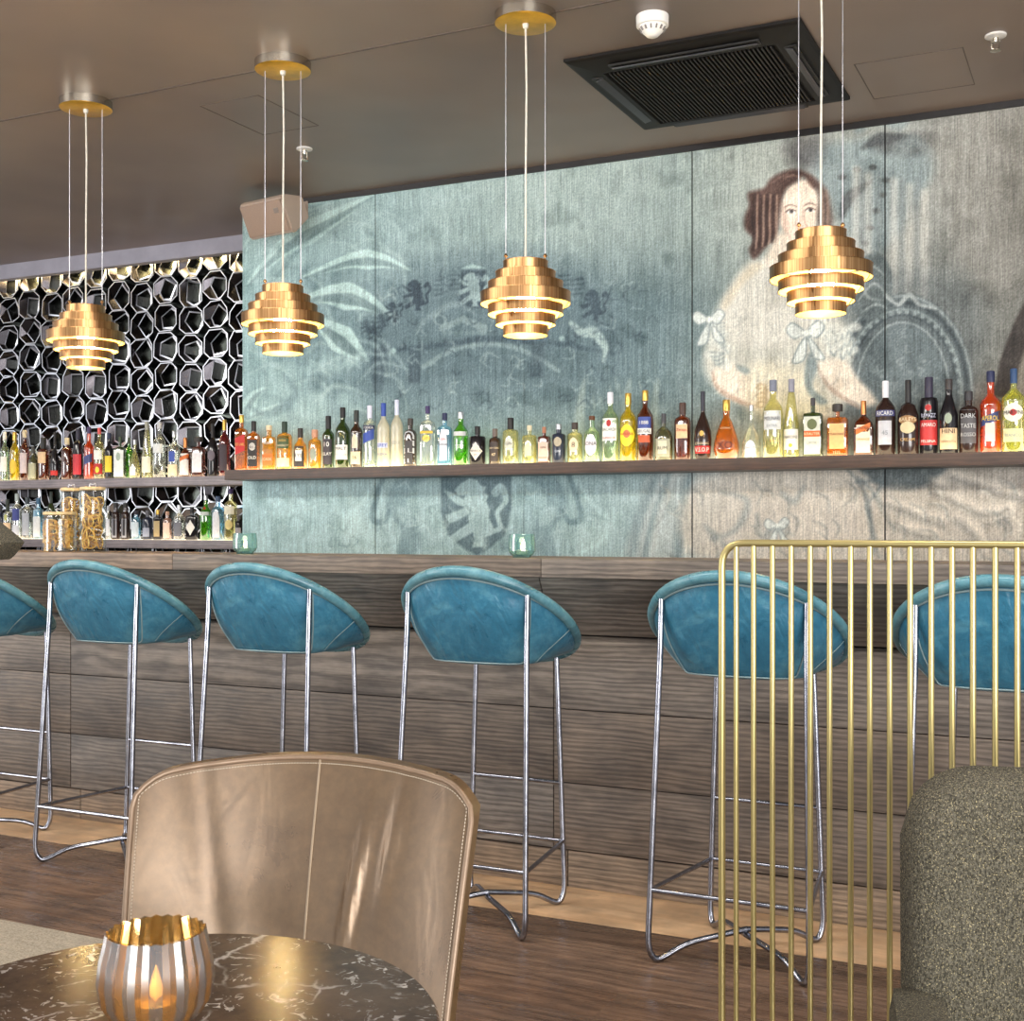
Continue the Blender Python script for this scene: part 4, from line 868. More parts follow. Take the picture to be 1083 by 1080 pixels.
SX = [-3.975, -3.262, -2.53, -1.758, -.94, -.262]; SYY = [3.445, 3.462, 3.45, 3.45, 3.452, 3.48]
SL = ['teal leather bar stool at the far left, cut off by the photo edge', 'teal leather bar stool in front of the glass jars of dried fruit',
      'teal leather bar stool behind the bronze leather chair, right of the jars', 'teal leather bar stool below the counter candle, right of the bronze chair',
      'teal leather bar stool half seen through the brass rod screen', 'teal leather bar stool behind the grey tweed chair, seen through the brass rods']
s0 = make_stool(SL[0]); s0.location = (SX[0], SYY[0], 0)
for k in range(1, 6): dup(s0, (SX[k], SYY[k], 0), 0, SL[k])
# ------------------------------------------------------------------ pendant lamps
def m_brass():
    a = NT('brushed_brass_ring'); st = a.noise(a.coord((1, 1, .01)), 260, 2, .5)
    a.set(Base_Color=a.ramp(st, [(.3, lin((134, 100, 64))), (.5, lin((158, 120, 80))), (.72, lin((188, 150, 106)))]), Roughness=a.ramp(st, [(.3, (.28,)*3), (.7, (.36,)*3)]), Metallic=1); return a.m
M_BRASS = m_brass(); M_INNER = plain('brass_inside_lit', (238, 206, 130), .4, .5, .05, 20); M_WIRE = plain('steel_wire', (170, 170, 176), .35, .6); M_CORD = plain('pale_cord', (196, 190, 178), .5)  # ring insides coloured paler than the brass, standing in for bulb glow
M_CANB = plain('gold_leaf', (206, 160, 50), .35, .7, .15, 20); M_CANS = plain('nickel', (190, 182, 168), .25, 1)
def make_pendant(label):
    t = thing('pendant_lamp', label, 'pendant lamp', (0, 0, H), 0, 'brass ring pendant lamps over the bar'); zt = 2.083-H
    bm = B(); lathe(bm, [(-.030, .10), (-.032, .103), (0, .103)], 40); o = obj('canopy', bm, M_CANS, t)
    bm = B(); lathe(bm, [(-.0345, .098), (-.0325, .102), (-.030, .102)], 40); obj('canopy_plate', bm, M_CANB, o)
    bm = B(); tube(bm, [(0, 0, -.03), (.004, 0, -.25), (.001, 0, -.5), (0, 0, zt-.02)], .0034, 8); obj('cord', bm, M_CORD, t)
    bm = B(); lathe(bm, [(-.05, .006), (-.048, .009), (-.034, .011)], 12); obj('cord_grip', bm, M_CORD, t)
    for s in (-1, 1):
        x, y = s*.066*CA, s*.066*SA
        bm = B(); tube(bm, [(x, y, -.034), (x, y, zt+.03)], .0015, 6); obj('wire', bm, M_WIRE, t)
        bm = B(); lathe(bm, [(zt-.004, .002), (zt+.022, .002), (zt+.024, .007), (zt+.028, .007), (zt+.034, .003)], 8, (x, y, 0)); obj('finial', bm, M_BRASS, t)
    for k, r in enumerate((.075, .1005, .126, .151, .126, .1005, .075)):
        z1 = zt-k*.0350+(.007 if k < 4 else 0); z0 = zt-k*.0350-.0305; bm = B()
        lathe(bm, [(z0, r-.0018), (z0, r), (z1, r), (z1, r-.0018), (z0, r-.0018)], 64, cap0=False, cap1=False)
        for ze in (z0, z1): tube(bm, [(r*math.cos(q_), r*math.sin(q_), ze) for q_ in np.linspace(0, 2*PI, 65)[:-1]], .0011, 5, True)
        bm.normal_update()
        for f in bm.faces:
            c_ = f.calc_center_median(); f.material_index = 1 if f.normal.dot(Vector((c_.x, c_.y, 0))) < -.02*r and math.hypot(c_.x, c_.y) < r-.0012 else 0
        obj('ring', bm, [M_BRASS, M_INNER], t, 40)
    bm = B()
    for s in range(3):
        a_ = 2*PI*s/3+.5; q = [(r*math.cos(a_), r*math.sin(a_), zt-k*.0350-.016) for k, r in enumerate((.074, .0995, .125, .150, .125, .0995, .074))]
        tube(bm, q, .0015, 4)
    for s in range(3):
        a_ = 2*PI*s/3+.5; tube(bm, [(0, 0, zt-.01), (.074*math.cos(a_), .074*math.sin(a_), zt-.01)], .002, 4)
    obj('spider', bm, M_BRASS, t)
    bm = B(); lathe(bm, [(zt-.085, .017), (zt-.02, .019), (zt-.01, .012)], 14); obj('lamp_holder', bm, M_CANS, t)
    bm = B(); lathe(bm, [(zt-.185, .004), (zt-.180, .022), (zt-.165, .036), (zt-.145, .042), (zt-.122, .036), (zt-.085, .014)], 18); obj('bulb', bm, emitter('warm_bulb', (255, 220, 150), 140), t)
    pl = bpy.data.lights.new('bulb_light', 'POINT'); pl.energy = 26; pl.color = (1, .80, .45); pl.shadow_soft_size = .03
    po = bpy.data.objects.new('bulb_light', pl); C.objects.link(po); po.parent = t; po.location = (0, 0, zt-.145)
    return t
PX_ = [at_z(91, 107, H), at_z(300, 66, H), at_z(555, 14, H), None]
PY_ = sum(p.y for p in PX_[:3])/3
PXX = [PX_[0].x, PX_[1].x, PX_[2].x, at_y(868, 250, PY_).x]
PL = ['brass ring pendant lamp hanging in front of the chrome relief', 'brass ring pendant lamp below the loudspeaker at the mural edge', 'brass ring pendant lamp in front of the plain middle of the mural', 'brass ring pendant lamp in front of the painted lady']
p0 = make_pendant(PL[0]); p0.location = (PXX[0], PY_, H)
for k in range(1, 4): dup(p0, (PXX[k], PY_, H), 0, PL[k])
# ------------------------------------------------------------------ things on the ceiling and high on the wall
ac = thing('air_conditioner', 'black square ceiling air conditioner cassette with a ribbed grille', 'air conditioner', (-1.392, 4.63, H)); q = .435
M_AC = plain('black_plastic', (18, 16, 16), .6); [setattr(n_.inputs['Specular IOR Level'], 'default_value', .25) for n_ in M_AC.node_tree.nodes if n_.type == 'BSDF_PRINCIPLED']; M_ACD = plain('vent_black', (14, 13, 13), .6)
bm = B(); hw = q
prof = [(hw, 0), (hw, -.010), (hw-.012, -.016), (hw-.10, -.034), (hw-.112, -.034), (hw-.118, -.022)]
loft(bm, [[(sx*r, sy*r, z) for sx, sy in ((-1, -1), (1, -1), (1, 1), (-1, 1))] for r, z in prof], False, True); bmesh.ops.recalc_face_normals(bm, faces=bm.faces); obj('frame', bm, M_AC, ac, 15)
for k in range(4):
    a_ = k*PI/2; bm = B(); box(bm, (0, -(hw-.072), -.031), (.56, .044, .006)); bmesh.ops.rotate(bm, verts=bm.verts, matrix=Matrix.Rotation(a_, 3, 'Z')); s_ = obj('air_slot', bm, M_ACD, ac)
    bm = B(); box(bm, (0, -(hw-.078), -.036), (.54, .030, .003), (math.radians(14), 0, 0), .001); bmesh.ops.rotate(bm, verts=bm.verts, matrix=Matrix.Rotation(a_, 3, 'Z')); obj('louvre', bm, plain('louvre_grey', (44, 43, 50), .4), s_)
bm = B(); g = hw-.125
for k in range(40): box(bm, (-g+.008+k*(2*g-.016)/39, 0, -.030), (.0055, 2*g, .012))
box(bm, (0, 0, -.025), (2*g, .012, .008))
obj('grille', bm, plain('grille_black', (22, 18, 16), .65), ac)
p = at_z(690, 17, H); sd = thing('smoke_detector', 'round white smoke detector on the ceiling beside the air conditioner', 'smoke detector', p)
W_PL = plain('white_plastic', (226, 224, 220), .45, 0, .03)
bm = B(); lathe(bm, [(-.036, .050), (-.034, .054), (-.004, .055), (0, .054)], 32); obj('base', bm, W_PL, sd)
bm = B(); lathe(bm, [(-.072, .012), (-.068, .020), (-.054, .034), (-.04, .044), (-.036, .046)], 32); obj('sensor_dome', bm, W_PL, sd)
bm = B()
for k in range(14):
    a_ = 2*PI*k/14; box(bm, (.0405*math.cos(a_), .0405*math.sin(a_), -.047), (.006, .005, .014), (0, .6, a_))
obj('vent_slots', bm, plain('slot_grey', (120, 116, 114), .6), sd)
def sprinkler(px, py, label):
    p = at_z(px, py, H); t = thing('fire_sprinkler', label, 'sprinkler', p, 0, 'ceiling sprinklers')
    bm = B(); lathe(bm, [(-.010, .026), (-.006, .036), (0, .036)], 24); obj('rosette', bm, plain('sprinkler_white', (214, 210, 206), .35), t)
    bm = B(); lathe(bm, [(-.026, .008), (-.01, .010)], 12); tube(bm, [(-.014, 0, -.02), (-.012, 0, -.045), (0, 0, -.052)], .003, 6); tube(bm, [(.014, 0, -.02), (.012, 0, -.045), (0, 0, -.052)], .003, 6)
    box(bm, (0, 0, -.02), (.032, .006, .005)); obj('nozzle', bm, M_CANS, t)
    bm = B(); lathe(bm, [(-.058, .012), (-.056, .018), (-.054, .018), (-.052, .006)], 16); obj('deflector', bm, M_CANS, t)
sprinkler(322, 157, 'ceiling sprinkler above the loudspeaker'); sprinkler(1053, 37, 'ceiling sprinkler at the right above the mural')
pc = at_y(292, 227, 5.20); spk = thing('loudspeaker', 'beige wedge loudspeaker tilted down at the mural top corner', 'loudspeaker', pc, math.radians(-10))
M_SPK = plain('beige_speaker', (160, 142, 128), .5, 0, .05, 8); M_SPG = plain('speaker_grille', (140, 118, 102), .6, 0, .08, 300)
tilt = Matrix.Rotation(math.radians(26), 4, 'X') @ Matrix.Scale(1.0, 4)
def sh_(pts): return [tilt @ Vector(p) for p in pts]
bm = B(); wx = .155
sec = lambda x: sh_([(x, -.085, -.085), (x, -.085, .085), (x, -.055, .098), (x, .07, .055), (x, .07, -.055), (x, -.055, -.098)])
loft(bm, [sec(-wx), sec(wx)]); bmesh.ops.recalc_face_normals(bm, faces=bm.faces); bmesh.ops.bevel(bm, geom=list(bm.edges), offset=.008, segments=2, affect='EDGES'); obj('cabinet', bm, M_SPK, spk)
bm = B(); box(bm, (0, -.087, 0), (2*wx-.02, .006, .158), None, .004); bmesh.ops.transform(bm, matrix=tilt, verts=bm.verts); gr = obj('grille', bm, M_SPG, spk)
bm = B(); box(bm, (.10, -.0915, .03), (.032, .003, .026), None, .001); bmesh.ops.transform(bm, matrix=tilt, verts=bm.verts); obj('badge', bm, plain('badge_grey', (120, 108, 100), .4), gr)
bm = B(); tube(bm, [(0, .03, .03), (0, .10, .06), (0, YM-pc.y-.004, .06)], .012, 8); box(bm, (0, YM-pc.y-.006, .06), (.06, .008, .09)); obj('bracket', bm, M_SPK, spk)
# ------------------------------------------------------------------ things on the bar
def votive(px, label):
    p = at_y(px, 590, 3.78); t = thing('candle_holder', label, 'candle holder', (p.x, 3.78, 1.10), 0, 'teal glass candle holders on the bar')
    bm = B(); pr = [(.0, .030), (.006, .032), (.012, .040), (.022, .0455), (.05, .0455), (.07, .043), (.078, .0425)]
    lathe(bm, pr, 20, cap1=False); obj('glass', bm, thin_glass('teal_votive_glass', (176, 208, 206), .34, .08, solid=(104, 158, 168)), t, 20)
    bm = B(); lathe(bm, [(.010, .019), (.011, .0195), (.024, .0195), (.024, .017)], 16); c = obj('tealight', bm, plain('wax', (240, 226, 190), .5), t)
    pl = bpy.data.lights.new('candle_light', 'POINT'); pl.energy = .12; pl.color = (1, .78, .45); pl.shadow_soft_size = .01
    po = bpy.data.objects.new('candle_light', pl); C.objects.link(po); po.parent = t; po.location = (0, 0, .05)
    bm = B(); lathe(bm, [(.025, .001), (.030, .005), (.036, .0055), (.046, .002), (.05, .0005)], 10); obj('flame', bm, emitter('flame', (255, 200, 110), 25), c)
votive(259, 'teal glass candle holder on the bar at the end of the niche'); votive(552, 'teal glass candle holder on the bar below the shield in the mural')
GJ = thin_glass('jar_glass', (248, 250, 248), .02, .04, .05, None, .22, .3); M_CORK = plain('pale_wood_lid', (214, 186, 138), .5, 0, .15, 40)
def jar(px, Y, ytop, rpx, label, tall):
    p = at_y(px, 560, Y); d = depth(p); hh = at_y(px, ytop, Y).z-1.10; r = rpx*d/FOC; t = thing('storage_jar', label, 'jar', (p.x, Y, 1.10), 0, 'glass jars on the bar')
    bm = B(); pr = [(0, r*.9), (.004, r), (hh*.86, r), (hh*.91, r*.9), (hh*.95, r*.88)] if not tall else [(0, r*.94), (.004, r), (hh*.93, r), (hh*.96, r*.97)]
    lathe(bm, pr, 28, cap1=False); obj('glass', bm, GJ, t, 40)
    bm = B(); z0 = pr[-1][0]; lathe(bm, [(z0, r*.9), (z0+.003, r*.97), (z0+.012, r*.97), (z0+.014, r*.9)], 28); li = obj('lid', bm, M_CORK, t)
    bm = B(); tube(bm, rounded([(-.016, 0, z0+.012), (-.018, 0, z0+.03), (.0, 0, z0+.022), (.018, 0, z0+.03), (.016, 0, z0+.012)], .012, 4), .0022, 6); obj('wire_knob', bm, M_WIRE, li)
    return p, r, hh
def m_slice(name, rind, flesh):
    a = NT(name); n = a.noise(a.coord(), 60, 3); a.set(Base_Color=a.ramp(n, [(.35, lin(rind)), (.65, lin(flesh))]), Roughness=.55); return a.m
M_RIND = m_slice('dried_rind', (196, 140, 50), (232, 198, 110)); M_FLESH = m_slice('dried_flesh', (104, 70, 30), (190, 136, 60))
def slice_proto(name, label, r, group):
    t = thing(name, label, 'dried fruit', (0, 0, 0), 0, group); bm = B(); pts = [(r*math.cos(a_), r*math.sin(a_), .003*math.sin(2*a_)) for a_ in np.linspace(0, 2*PI, 25)[:-1]]
    tube(bm, pts, .0028, 6, True); obj('rind', bm, M_RIND, t)
    bm = B(); tube(bm, [(r*.3*math.cos(a_), r*.3*math.sin(a_), 0) for a_ in np.linspace(0, 2*PI, 13)[:-1]], .0018, 4, True)
    for k in range(8):
        a_ = 2*PI*k/8; a0, a1 = a_+.12, a_+2*PI/8-.12
        vs = [bm.verts.new((q_*math.cos(b_), q_*math.sin(b_), .001)) for q_, b_ in ((r*.28, (a0+a1)/2), (r*.88, a0), (r*.92, (a0+a1)/2), (r*.88, a1))]; bm.faces.new(vs)
    obj('flesh', bm, M_FLESH, t); return t
def fill(proto, p, r, h0, h1, rows, per, rs, label, group):
    first = True
    for k in range(rows):
        for m in range(per):
            a_ = 2*PI*m/per+k*.7+random.uniform(-.2, .2); rr = r-.010; z = 1.10+h0+(h1-h0)*(k+.5)/rows+random.uniform(-.008, .008)
            loc = (p.x+rr*math.cos(a_), p.y+rr*math.sin(a_), z)
            if math.sin(a_-YAW*0) > .5: continue      # the far side of the jar cannot be seen
            o = proto if first else dup(proto, loc, 0, label, group); first = False
            o.location = loc; o.rotation_euler = (PI/2+random.uniform(-.25, .25), random.uniform(-.3, .3), a_+PI/2+random.uniform(-.2, .2))
LA, LB, LC = 'dried orange slice in the tall jar at the back', 'dried lemon slice in the tall jar at the front right', 'crumpled dried peel in the short jar'
pj, rj, hj = jar(75.5, 3.90, 517, 11.5, 'tall glass jar of dried orange slices, left one behind the short jar', True)
fill(slice_proto('dried_orange_slice', LA, .026, 'dried orange slices in the back jar'), pj, rj-.012, .01, .215, 5, 6, .026, LA, 'dried orange slices in the back jar')
pj, rj, hj = jar(98, 3.82, 516, 13.5, 'tall glass jar of dried lemon slices, right of the short jar', True)
fill(slice_proto('dried_lemon_slice', LB, .025, 'dried lemon slices in the right jar'), pj, rj-.010, .012, .225, 5, 7, .025, LB, 'dried lemon slices in the right jar')
pj, rj, hj = jar(63, 3.78, 543, 17.5, 'short wide glass jar of dried citrus peel with wooden lid', False)
def peel_proto():
    bm = B(); r = .020
    def fn(u, v):
        a_ = u*4.4; return ((r+.006*math.sin(7*u))*math.cos(a_), (r+.004*v)*math.sin(a_), (v-.5)*.020+.012*u)
    gridmesh(bm, fn, 14, 3); solidify(bm, .002); o = obj('dried_peel', bm, m_slice('dried_peel_skin', (190, 130, 40), (236, 200, 116)), None, 50); tag(o, LC, 'dried fruit', 'dried peel in the short jar'); return o
fill(peel_proto(), pj, rj-.016, .012, .125, 4, 9, .02, LC, 'dried peel in the short jar')
# ------------------------------------------------------------------ brass rod screen
M_GOLD = plain('satin_brass', (198, 182, 124), .34, .8, .04, 6)
YS = 2.3; rods = [778.6, 797, 817, 836.7, 857, 877.4, 899.7, 920, 941, 962.6, 984.9, 1007, 1029, 1052.6, 1076]
xl = at_y(763.5, 800, YS).x; ztop = at_y(790, 574.5, YS).z
scr = thing('room_divider', 'brass rod screen standing in front of the right bar stools', 'room divider', (xl, YS, 0)); WD = 1.3
bm = B(); tube(bm, rounded([(0, 0, .02), (0, 0, ztop), (WD, 0, ztop), (WD, 0, .02)], .045, 6), .0068, 10); tube(bm, [(0, 0, .06), (WD, 0, .06)], .006, 8); obj('frame', bm, M_GOLD, scr, 80)
rx = [at_y(p, 800, YS).x-xl for p in rods]
while rx[-1]+.0375 < WD-.02: rx.append(rx[-1]+.0375)
for x in rx: bm = B(); tube(bm, [(x, 0, .06), (x, 0, ztop)], .0052, 8); obj('rod', bm, M_GOLD, scr, 80)
for x in (.0, WD): bm = B(); box(bm, (x, 0, .008), (.05, .3, .016), None, .003); obj('foot', bm, M_GOLD, scr)
# ------------------------------------------------------------------ rug
def m_rug():
    a = NT('beige_rug'); n = a.noise(a.coord((1, 1, 1)), 160, 3, .7); n2 = a.noise(a.coord((1, 6, 1)), 9, 3)
    a.set(Base_Color=a.mix(a.ramp(n, [(.3, lin((150, 138, 122))), (.7, lin((206, 196, 178)))]), a.ramp(n2, [(.3, (.85, .85, .85)), (.7, (1.1, 1.1, 1.1))]), .8, 'MULTIPLY'), Roughness=.95); a.bump(n, .5, .01); return a.m
rg = obj('rug', bx(B(), -5.2, -1.8, .2, 2.73, 0, .008, .003), m_rug()); tag(rg, 'beige woven rug on the oak floor at bottom left', 'rug')
# ------------------------------------------------------------------ marble table
def m_marble():
    a = NT('brown_marble'); v = a.coord()
    w_ = a.n('VectorMath', operation='MULTIPLY_ADD', i_0=a.n('TexNoise', i_Vector=v, i_Scale=6, i_Detail=5).outputs[1], i_1=(.16, .16, .16), i_2=v).outputs[0]
    e1 = a.n('TexVoronoi', feature='DISTANCE_TO_EDGE', i_Vector=w_, i_Scale=10).outputs[0]; e2 = a.noise(w_, 46, 2, .5, 2.2)
    k1 = a.noise(v, 5, 3); k2 = a.noise(v, 16, 4)
    v1 = a.math('MULTIPLY', a.ramp(e1, [(.0, (1, 1, 1)), (.028, (0, 0, 0))]), a.ramp(k1, [(.53, (0, 0, 0)), (.60, (1, 1, 1))]))
    v2 = a.math('MULTIPLY', a.ramp(e2, [(.60, (0, 0, 0)), (.66, (1, 1, 1))]), a.ramp(k2, [(.40, (0, 0, 0)), (.55, (1, 1, 1))]))
    base = a.ramp(a.noise(v, 10, 6, .7), [(.3, lin((58, 46, 38))), (.7, lin((124, 102, 84)))])
    a.set(Base_Color=a.mix(base, (*lin((224, 216, 208)), 1), a.math('MAXIMUM', v1, v2)), Roughness=.17, Specular_IOR_Level=.22); return a.m
# circle through the visible rim
R3 = [(0, 1022), (97.8, 996), (220, 987), (330, 992.5), (400, 1015), (450, 1050), (472, 1080)]
pp = np.array([at_z(x, y, .74)[:2] for x, y in R3]); A_ = np.c_[2*pp, np.ones(len(pp))]; s_ = np.linalg.lstsq(A_, (pp**2).sum(1), rcond=None)[0]
tc = s_[:2]; tr_ = math.sqrt(s_[2]+(tc**2).sum())
tb = thing('round_table', 'round dark brown marble table with white veins in the foreground', 'table', (tc[0], tc[1], .0))
bm = B(); lathe(bm, [(.715, tr_-.006), (.72, tr_), (.736, tr_), (.74, tr_-.003)], 96); obj('tabletop', bm, m_marble(), tb, 40)
bm = B(); lathe(bm, [(.03, .05), (.05, .032), (.70, .030), (.715, .09)], 24); obj('column', bm, M_DARKMETAL, tb)
bm = B(); lathe(bm, [(.0101, .17), (.02, .17), (.035, .05)], 40); obj('base', bm, M_DARKMETAL, tb)
# ------------------------------------------------------------------ fluted candle holder
pv = at_d(165, 1056, 1.17); vt = thing('candle_holder', 'fluted smoky glass candle holder with lit candle on the marble table', 'candle holder', (pv.x, pv.y, .74))
NF = 26; prof = [(0, .030), (.003, .033), (.012, .043), (.026, .0515), (.045, .0542), (.065, .0520), (.080, .0480), (.088, .0462)]
def flute(prof, off=0):
    out = []
    for z, r in prof:
        q = []
        for k in range(NF*2):
            a_ = 2*PI*k/(NF*2); rr = (r-off)*(1.0 if k % 2 else .955); q.append((rr*math.cos(a_), rr*math.sin(a_), z+(.0015 if k % 2 and z > .08 else 0)))
        out.append(q)
    return out
def m_fl(name, tint, gl, body, metal):
    return thin_glass(name, tint, body, metal, .22, gl, .55)
bm = B(); vs = loft(bm, flute(prof), True, False)
for f in bm.faces:
    c = f.calc_center_median(); k = int(math.atan2(c.y, c.x) % (2*PI)/(2*PI)*NF*2); f.material_index = (k//2) % 2
inn = flute([(z, r) for z, r in prof if z > .002], .003); k0 = len(bm.faces)
loft(bm, [list(r) for r in reversed(inn)], False, True)
bm.faces.ensure_lookup_table()
for f in bm.faces[k0:]: f.material_index = 2
obj('glass', bm, [m_fl('silvered_flute', (140, 132, 122), (98, 98, 106), .66, .10), m_fl('smoky_flute', (170, 140, 96), (120, 96, 64), .66, .08), thin_glass('amber_lining', (220, 200, 156), .3, .06, .12, (112, 94, 60))], vt, 25)
bm = B(); lathe(bm, [(.006, .019), (.007, .0195), (.022, .0195), (.022, .0165)], 20); c = obj('tealight', bm, plain('wax', (240, 226, 190), .5), vt)
bm = B(); lathe(bm, [(.023, .001), (.028, .006), (.036, .0065), (.048, .003), (.056, .0005)], 12); obj('flame', bm, emitter('flame', (255, 200, 110), 25), c)
pl = bpy.data.lights.new('candle_light', 'POINT'); pl.energy = .32; pl.color = (1, .76, .42); pl.shadow_soft_size = .012
po = bpy.data.objects.new('candle_light', pl); C.objects.link(po); po.parent = vt; po.location = (.006, -.014, .042)
# ------------------------------------------------------------------ bronze leather chair, its front to the viewer
M_BRZ = m_leather('bronze_leather', (104, 78, 50), (120, 94, 64), (134, 107, 76), .31, .45, .09); _p = [n_ for n_ in M_BRZ.node_tree.nodes if n_.type == 'BSDF_PRINCIPLED'][0]; _p.inputs['Coat Weight'].default_value = .42; _p.inputs['Coat Roughness'].default_value = .34; _p.inputs['Coat IOR'].default_value = 1.9
M_BRZ2 = plain('bronze_piping', (150, 126, 104), .4, .2)
oc = at_d(240, 800, 1.48); ch = thing('leather_chair', 'bronze brown leather tub chair with stitched edges behind the marble table', 'chair', (oc.x, oc.y, .0101), math.radians(205.9-9))
def bk(u, v):
    """u -1..1 across, v 0..1 up: the inner face of the backrest"""
    au = abs(u); zt = .857-.022*u*u-.028*max(0, (au-.80)/.20)**2.4
    wdt = .216+.031*v; x = u*wdt
    y = -.25-.105*v+.092*u*u+.010*math.sin(PI*v)
    fold = .011*math.exp(-((u+.28+.30*(v-.6))/.05)**2)*math.exp(-((v-.62)/.25)**2)+.009*math.exp(-((u+.50+.25*(v-.7))/.045)**2)*math.exp(-((v-.75)/.18)**2)-.006*math.exp(-((u-.55-.3*(v-.5))/.08)**2)
    return Vector((x, y+fold, .40+(zt-.40)*v))
bm = B(); gridmesh(bm, lambda a_, b_: bk(2*a_-1, b_), 60, 40); bmesh.ops.recalc_face_normals(bm, faces=bm.faces)
n0 = Vector((0, 1, 0))
if sum((f.normal.dot(n0) for f in bm.faces)) < 0: bmesh.ops.reverse_faces(bm, faces=bm.faces)
# outer face, .04 behind
out = []
nu, nv = 60, 40
gv = [[v for v in bm.verts][i*(nv+1):(i+1)*(nv+1)] for i in range(nu+1)]
def ob(u, v):
    p = bk(u, v); return p+Vector((u*.006, -.032*(1-.15*v), .004 if v > .98 else 0))
ov_ = [[bm.verts.new(ob(2*i/nu-1, j/nv)) for j in range(nv+1)] for i in range(nu+1)]
for i in range(nu):
    for j in range(nv): bm.faces.new((ov_[i][j], ov_[i][j+1], ov_[i+1][j+1], ov_[i+1][j]))
for i in range(nu):
    bm.faces.new((gv[i][nv], gv[i+1][nv], ov_[i+1][nv], ov_[i][nv])); bm.faces.new((gv[i][0], ov_[i][0], ov_[i+1][0], gv[i+1][0]))
for j in range(nv):
    bm.faces.new((gv[0][j], gv[0][j+1], ov_[0][j+1], ov_[0][j])); bm.faces.new((gv[nu][j], ov_[nu][j], ov_[nu][j+1], gv[nu][j+1]))
bmesh.ops.recalc_face_normals(bm, faces=bm.faces); br = obj('backrest', bm, M_BRZ, ch, 55)
edge = [bk(-1, v) for v in np.linspace(.02, .97, 24)]+[bk(u, 1) for u in np.linspace(-.985, .985, 48)]+[bk(1, v) for v in np.linspace(.97, .02, 24)]
bm = B(); tube(bm, [p+Vector((0, .0005, .0008)) for p in edge], .0042, 6); obj('piping', bm, M_BRZ2, br, 80)
bm = B()
ins = [bk(-.968, v) for v in np.linspace(.02, .978, 90)]+[bk(u, .984) for u in np.linspace(-.962, .962, 120)]+[bk(.968, v) for v in np.linspace(.978, .02, 90)]
for a_, b_ in zip(ins, ins[1:]):
    if True: tube(bm, [a_.lerp(b_, .15)+Vector((0, .0012, 0)), a_.lerp(b_, .75)+Vector((0, .0012, 0))], .0009, 4)
obj('stitching', bm, plain('pale_thread', (206, 190, 168), .6), br)
bm = B(); tube(bm, [bk(.012-.02*v, v)+Vector((0, .0008, 0)) for v in np.linspace(.02, 1, 30)], .0019, 6); obj('centre_seam', bm, plain('seam_leather', (170, 150, 126), .4, .2), br)
bm = B(); box(bm, (0, .0, .40), (.44, .48, .12), None, .04); obj('seat', bm, M_BRZ, ch, 50)
for x in (-.18, .18):
    for y in (-.19, .19): bm = B(); tube(bm, [(x*.9, y*.9, .36), (x, y, .0)], [.016, .011], 10); obj('leg', bm, M_DARKMETAL, ch)
# ------------------------------------------------------------------ grey tweed chairs
def m_tweed():
    a = NT('grey_tweed'); v = a.coord((1, 1, .6)); n = a.noise(v, 400, 3, .65); n2 = a.noise(a.coord(), 560, 2, .6); n3 = a.noise(a.coord(), 3, 2)
    col = a.ramp(n, [(.34, lin((40, 37, 29))), (.48, lin((74, 70, 58))), (.64, lin((114, 109, 94)))])
    col = a.mix(col, (*lin((206, 190, 146)), 1), a.ramp(n2, [(.60, (0, 0, 0)), (.68, (.8, .8, .8))]))
    a.set(Base_Color=a.mix(col, a.ramp(n3, [(.3, (.85, .85, .85)), (.7, (1.1, 1.1, 1.1))]), .6, 'MULTIPLY'), Roughness=.9); a.bump(n, .6, .006); return a.m
M_TWEED = m_tweed()
def rslab(bm, w, h, th, r, z0, bend=.0, lean=.0, yb=0):
    """upright padded slab: width w, height h, rounded top corners, bent forward at the sides"""
    nu, nv = 28, 24
    def outline(u):          # top height at u
        x = abs(u)*w/2; k = x-(w/2-r)
        return h if k <= 0 else h-r+math.sqrt(max(0, r*r-k*k))
    rings = []
    for s in np.linspace(0, 2*PI, 33)[:-1]:
        pass
    prof = [(-1, .0), (-.97, .35), (-.86, .7), (-.6, .93), (0, 1), (.6, .93), (.86, .7), (.97, .35), (1, .0)]
    def side(sgn):
        def fn(a_, b_):
            u = 2*a_-1; uu = math.copysign(abs(u)**.8, u); zt = outline(uu); v = b_**.85; z = zt*v
            ex = min(1, (1-abs(uu))*w/2/(th*.5)); ez = min(1, (zt-z)/(th*.5)); q = math.sqrt(max(0, 1-(1-ex)**2))*math.sqrt(max(0, 1-(1-ez)**2))
            return (uu*w/2, yb-lean*v+bend*uu*uu+sgn*th/2*q, z0+z)
        return fn
    gridmesh(bm, side(1), nu, nv); gridmesh(bm, side(-1), nu, nv); bmesh.ops.remove_doubles(bm, verts=bm.verts, dist=.0006); bmesh.ops.recalc_face_normals(bm, faces=bm.faces)
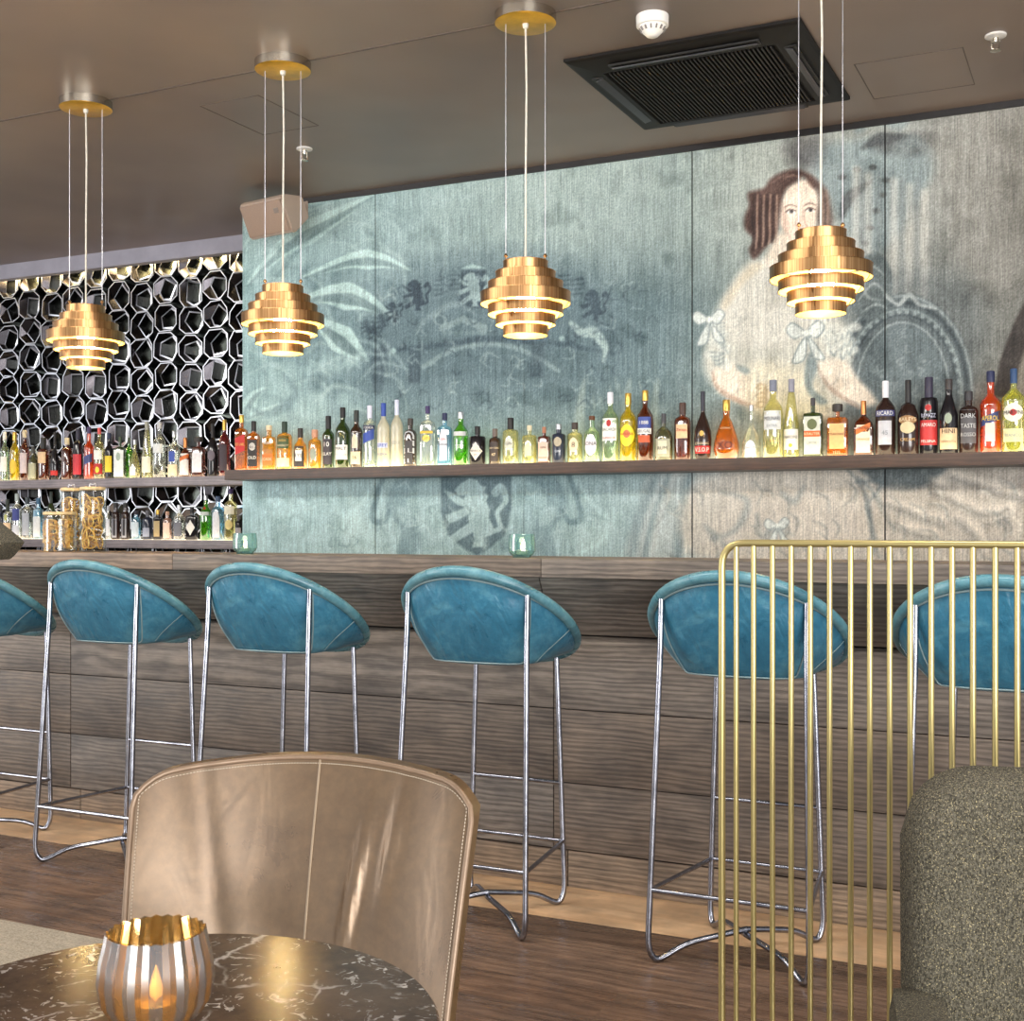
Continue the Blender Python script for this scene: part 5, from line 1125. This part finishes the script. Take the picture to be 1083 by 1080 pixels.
def tweed_chair(label, loc, rz, top, w):
    t = thing('tweed_chair', label, 'chair', loc, rz)
    bm = B(); rslab(bm, w, top-.30, .105, .10, .30, .02, .04, -.26); obj('backrest', bm, M_TWEED, t, 60)
    bm = B(); box(bm, (0, .02, .40), (w+.02, .54, .16), None, .05); obj('seat', bm, M_TWEED, t, 60)
    for s in (-1, 1):
        bm = B(); box(bm, (s*(w/2-.02), .0, .46), (.075, .50, .23), None, .03); obj('armrest', bm, M_TWEED, t, 60)
    for x in (-.2, .2):
        for y in (-.2, .22): bm = B(); tube(bm, [(x*.9, y*.9, .34), (x, y, .0)], [.018, .012], 10); obj('leg', bm, M_DARKMETAL, t)
    return t
oc = at_d(541.5+FOC*.905/1.72, 800, 1.42); tweed_chair('grey tweed chair at the bottom right in front of the brass screen', (oc.x, oc.y, 0), math.radians(205.9-14), .872, .55)
# wing chair: only the end of one sloping padded wing reaches in from the left
ec = at_d(4, 584, 2.3); wx = .62; rt = Vector((CA, SA, 0)); wl = ec-rt*wx
wc = thing('wing_chair', 'grey tweed wing chair, only the end of its padded wing showing at the left edge', 'chair', (wl.x, wl.y, .0085), YAW)
zc = ec.z-.0085; an = math.radians(39)
oz = lambda bm, M: (bmesh.ops.transform(bm, matrix=M, verts=bm.verts), bm)[1]
for sx in (1, -1):
    bm = box(B(), (0, 0, 0), (.52, .11, .046), None, .012); oz(bm, Matrix.Translation((sx*(wx-.26*math.cos(an)), .02, zc+.26*math.sin(an))) @ Matrix.Rotation(sx*an, 4, 'Y')); obj('wing', bm, M_TWEED, wc, 60)
bm = B(); rslab(bm, .66, 1.16, .13, .10, .30, .03, .02, .03); obj('backrest', bm, M_TWEED, wc, 60)
bm = B(); box(bm, (0, -.22, .40), (.62, .52, .18), None, .06); obj('seat', bm, M_TWEED, wc, 60)
for x in (-.24, .24):
    for y in (-.40, .02): bm = B(); tube(bm, [(x*.9, y, .34), (x, y, .0)], [.02, .014], 10); obj('leg', bm, M_DARKMETAL, wc)
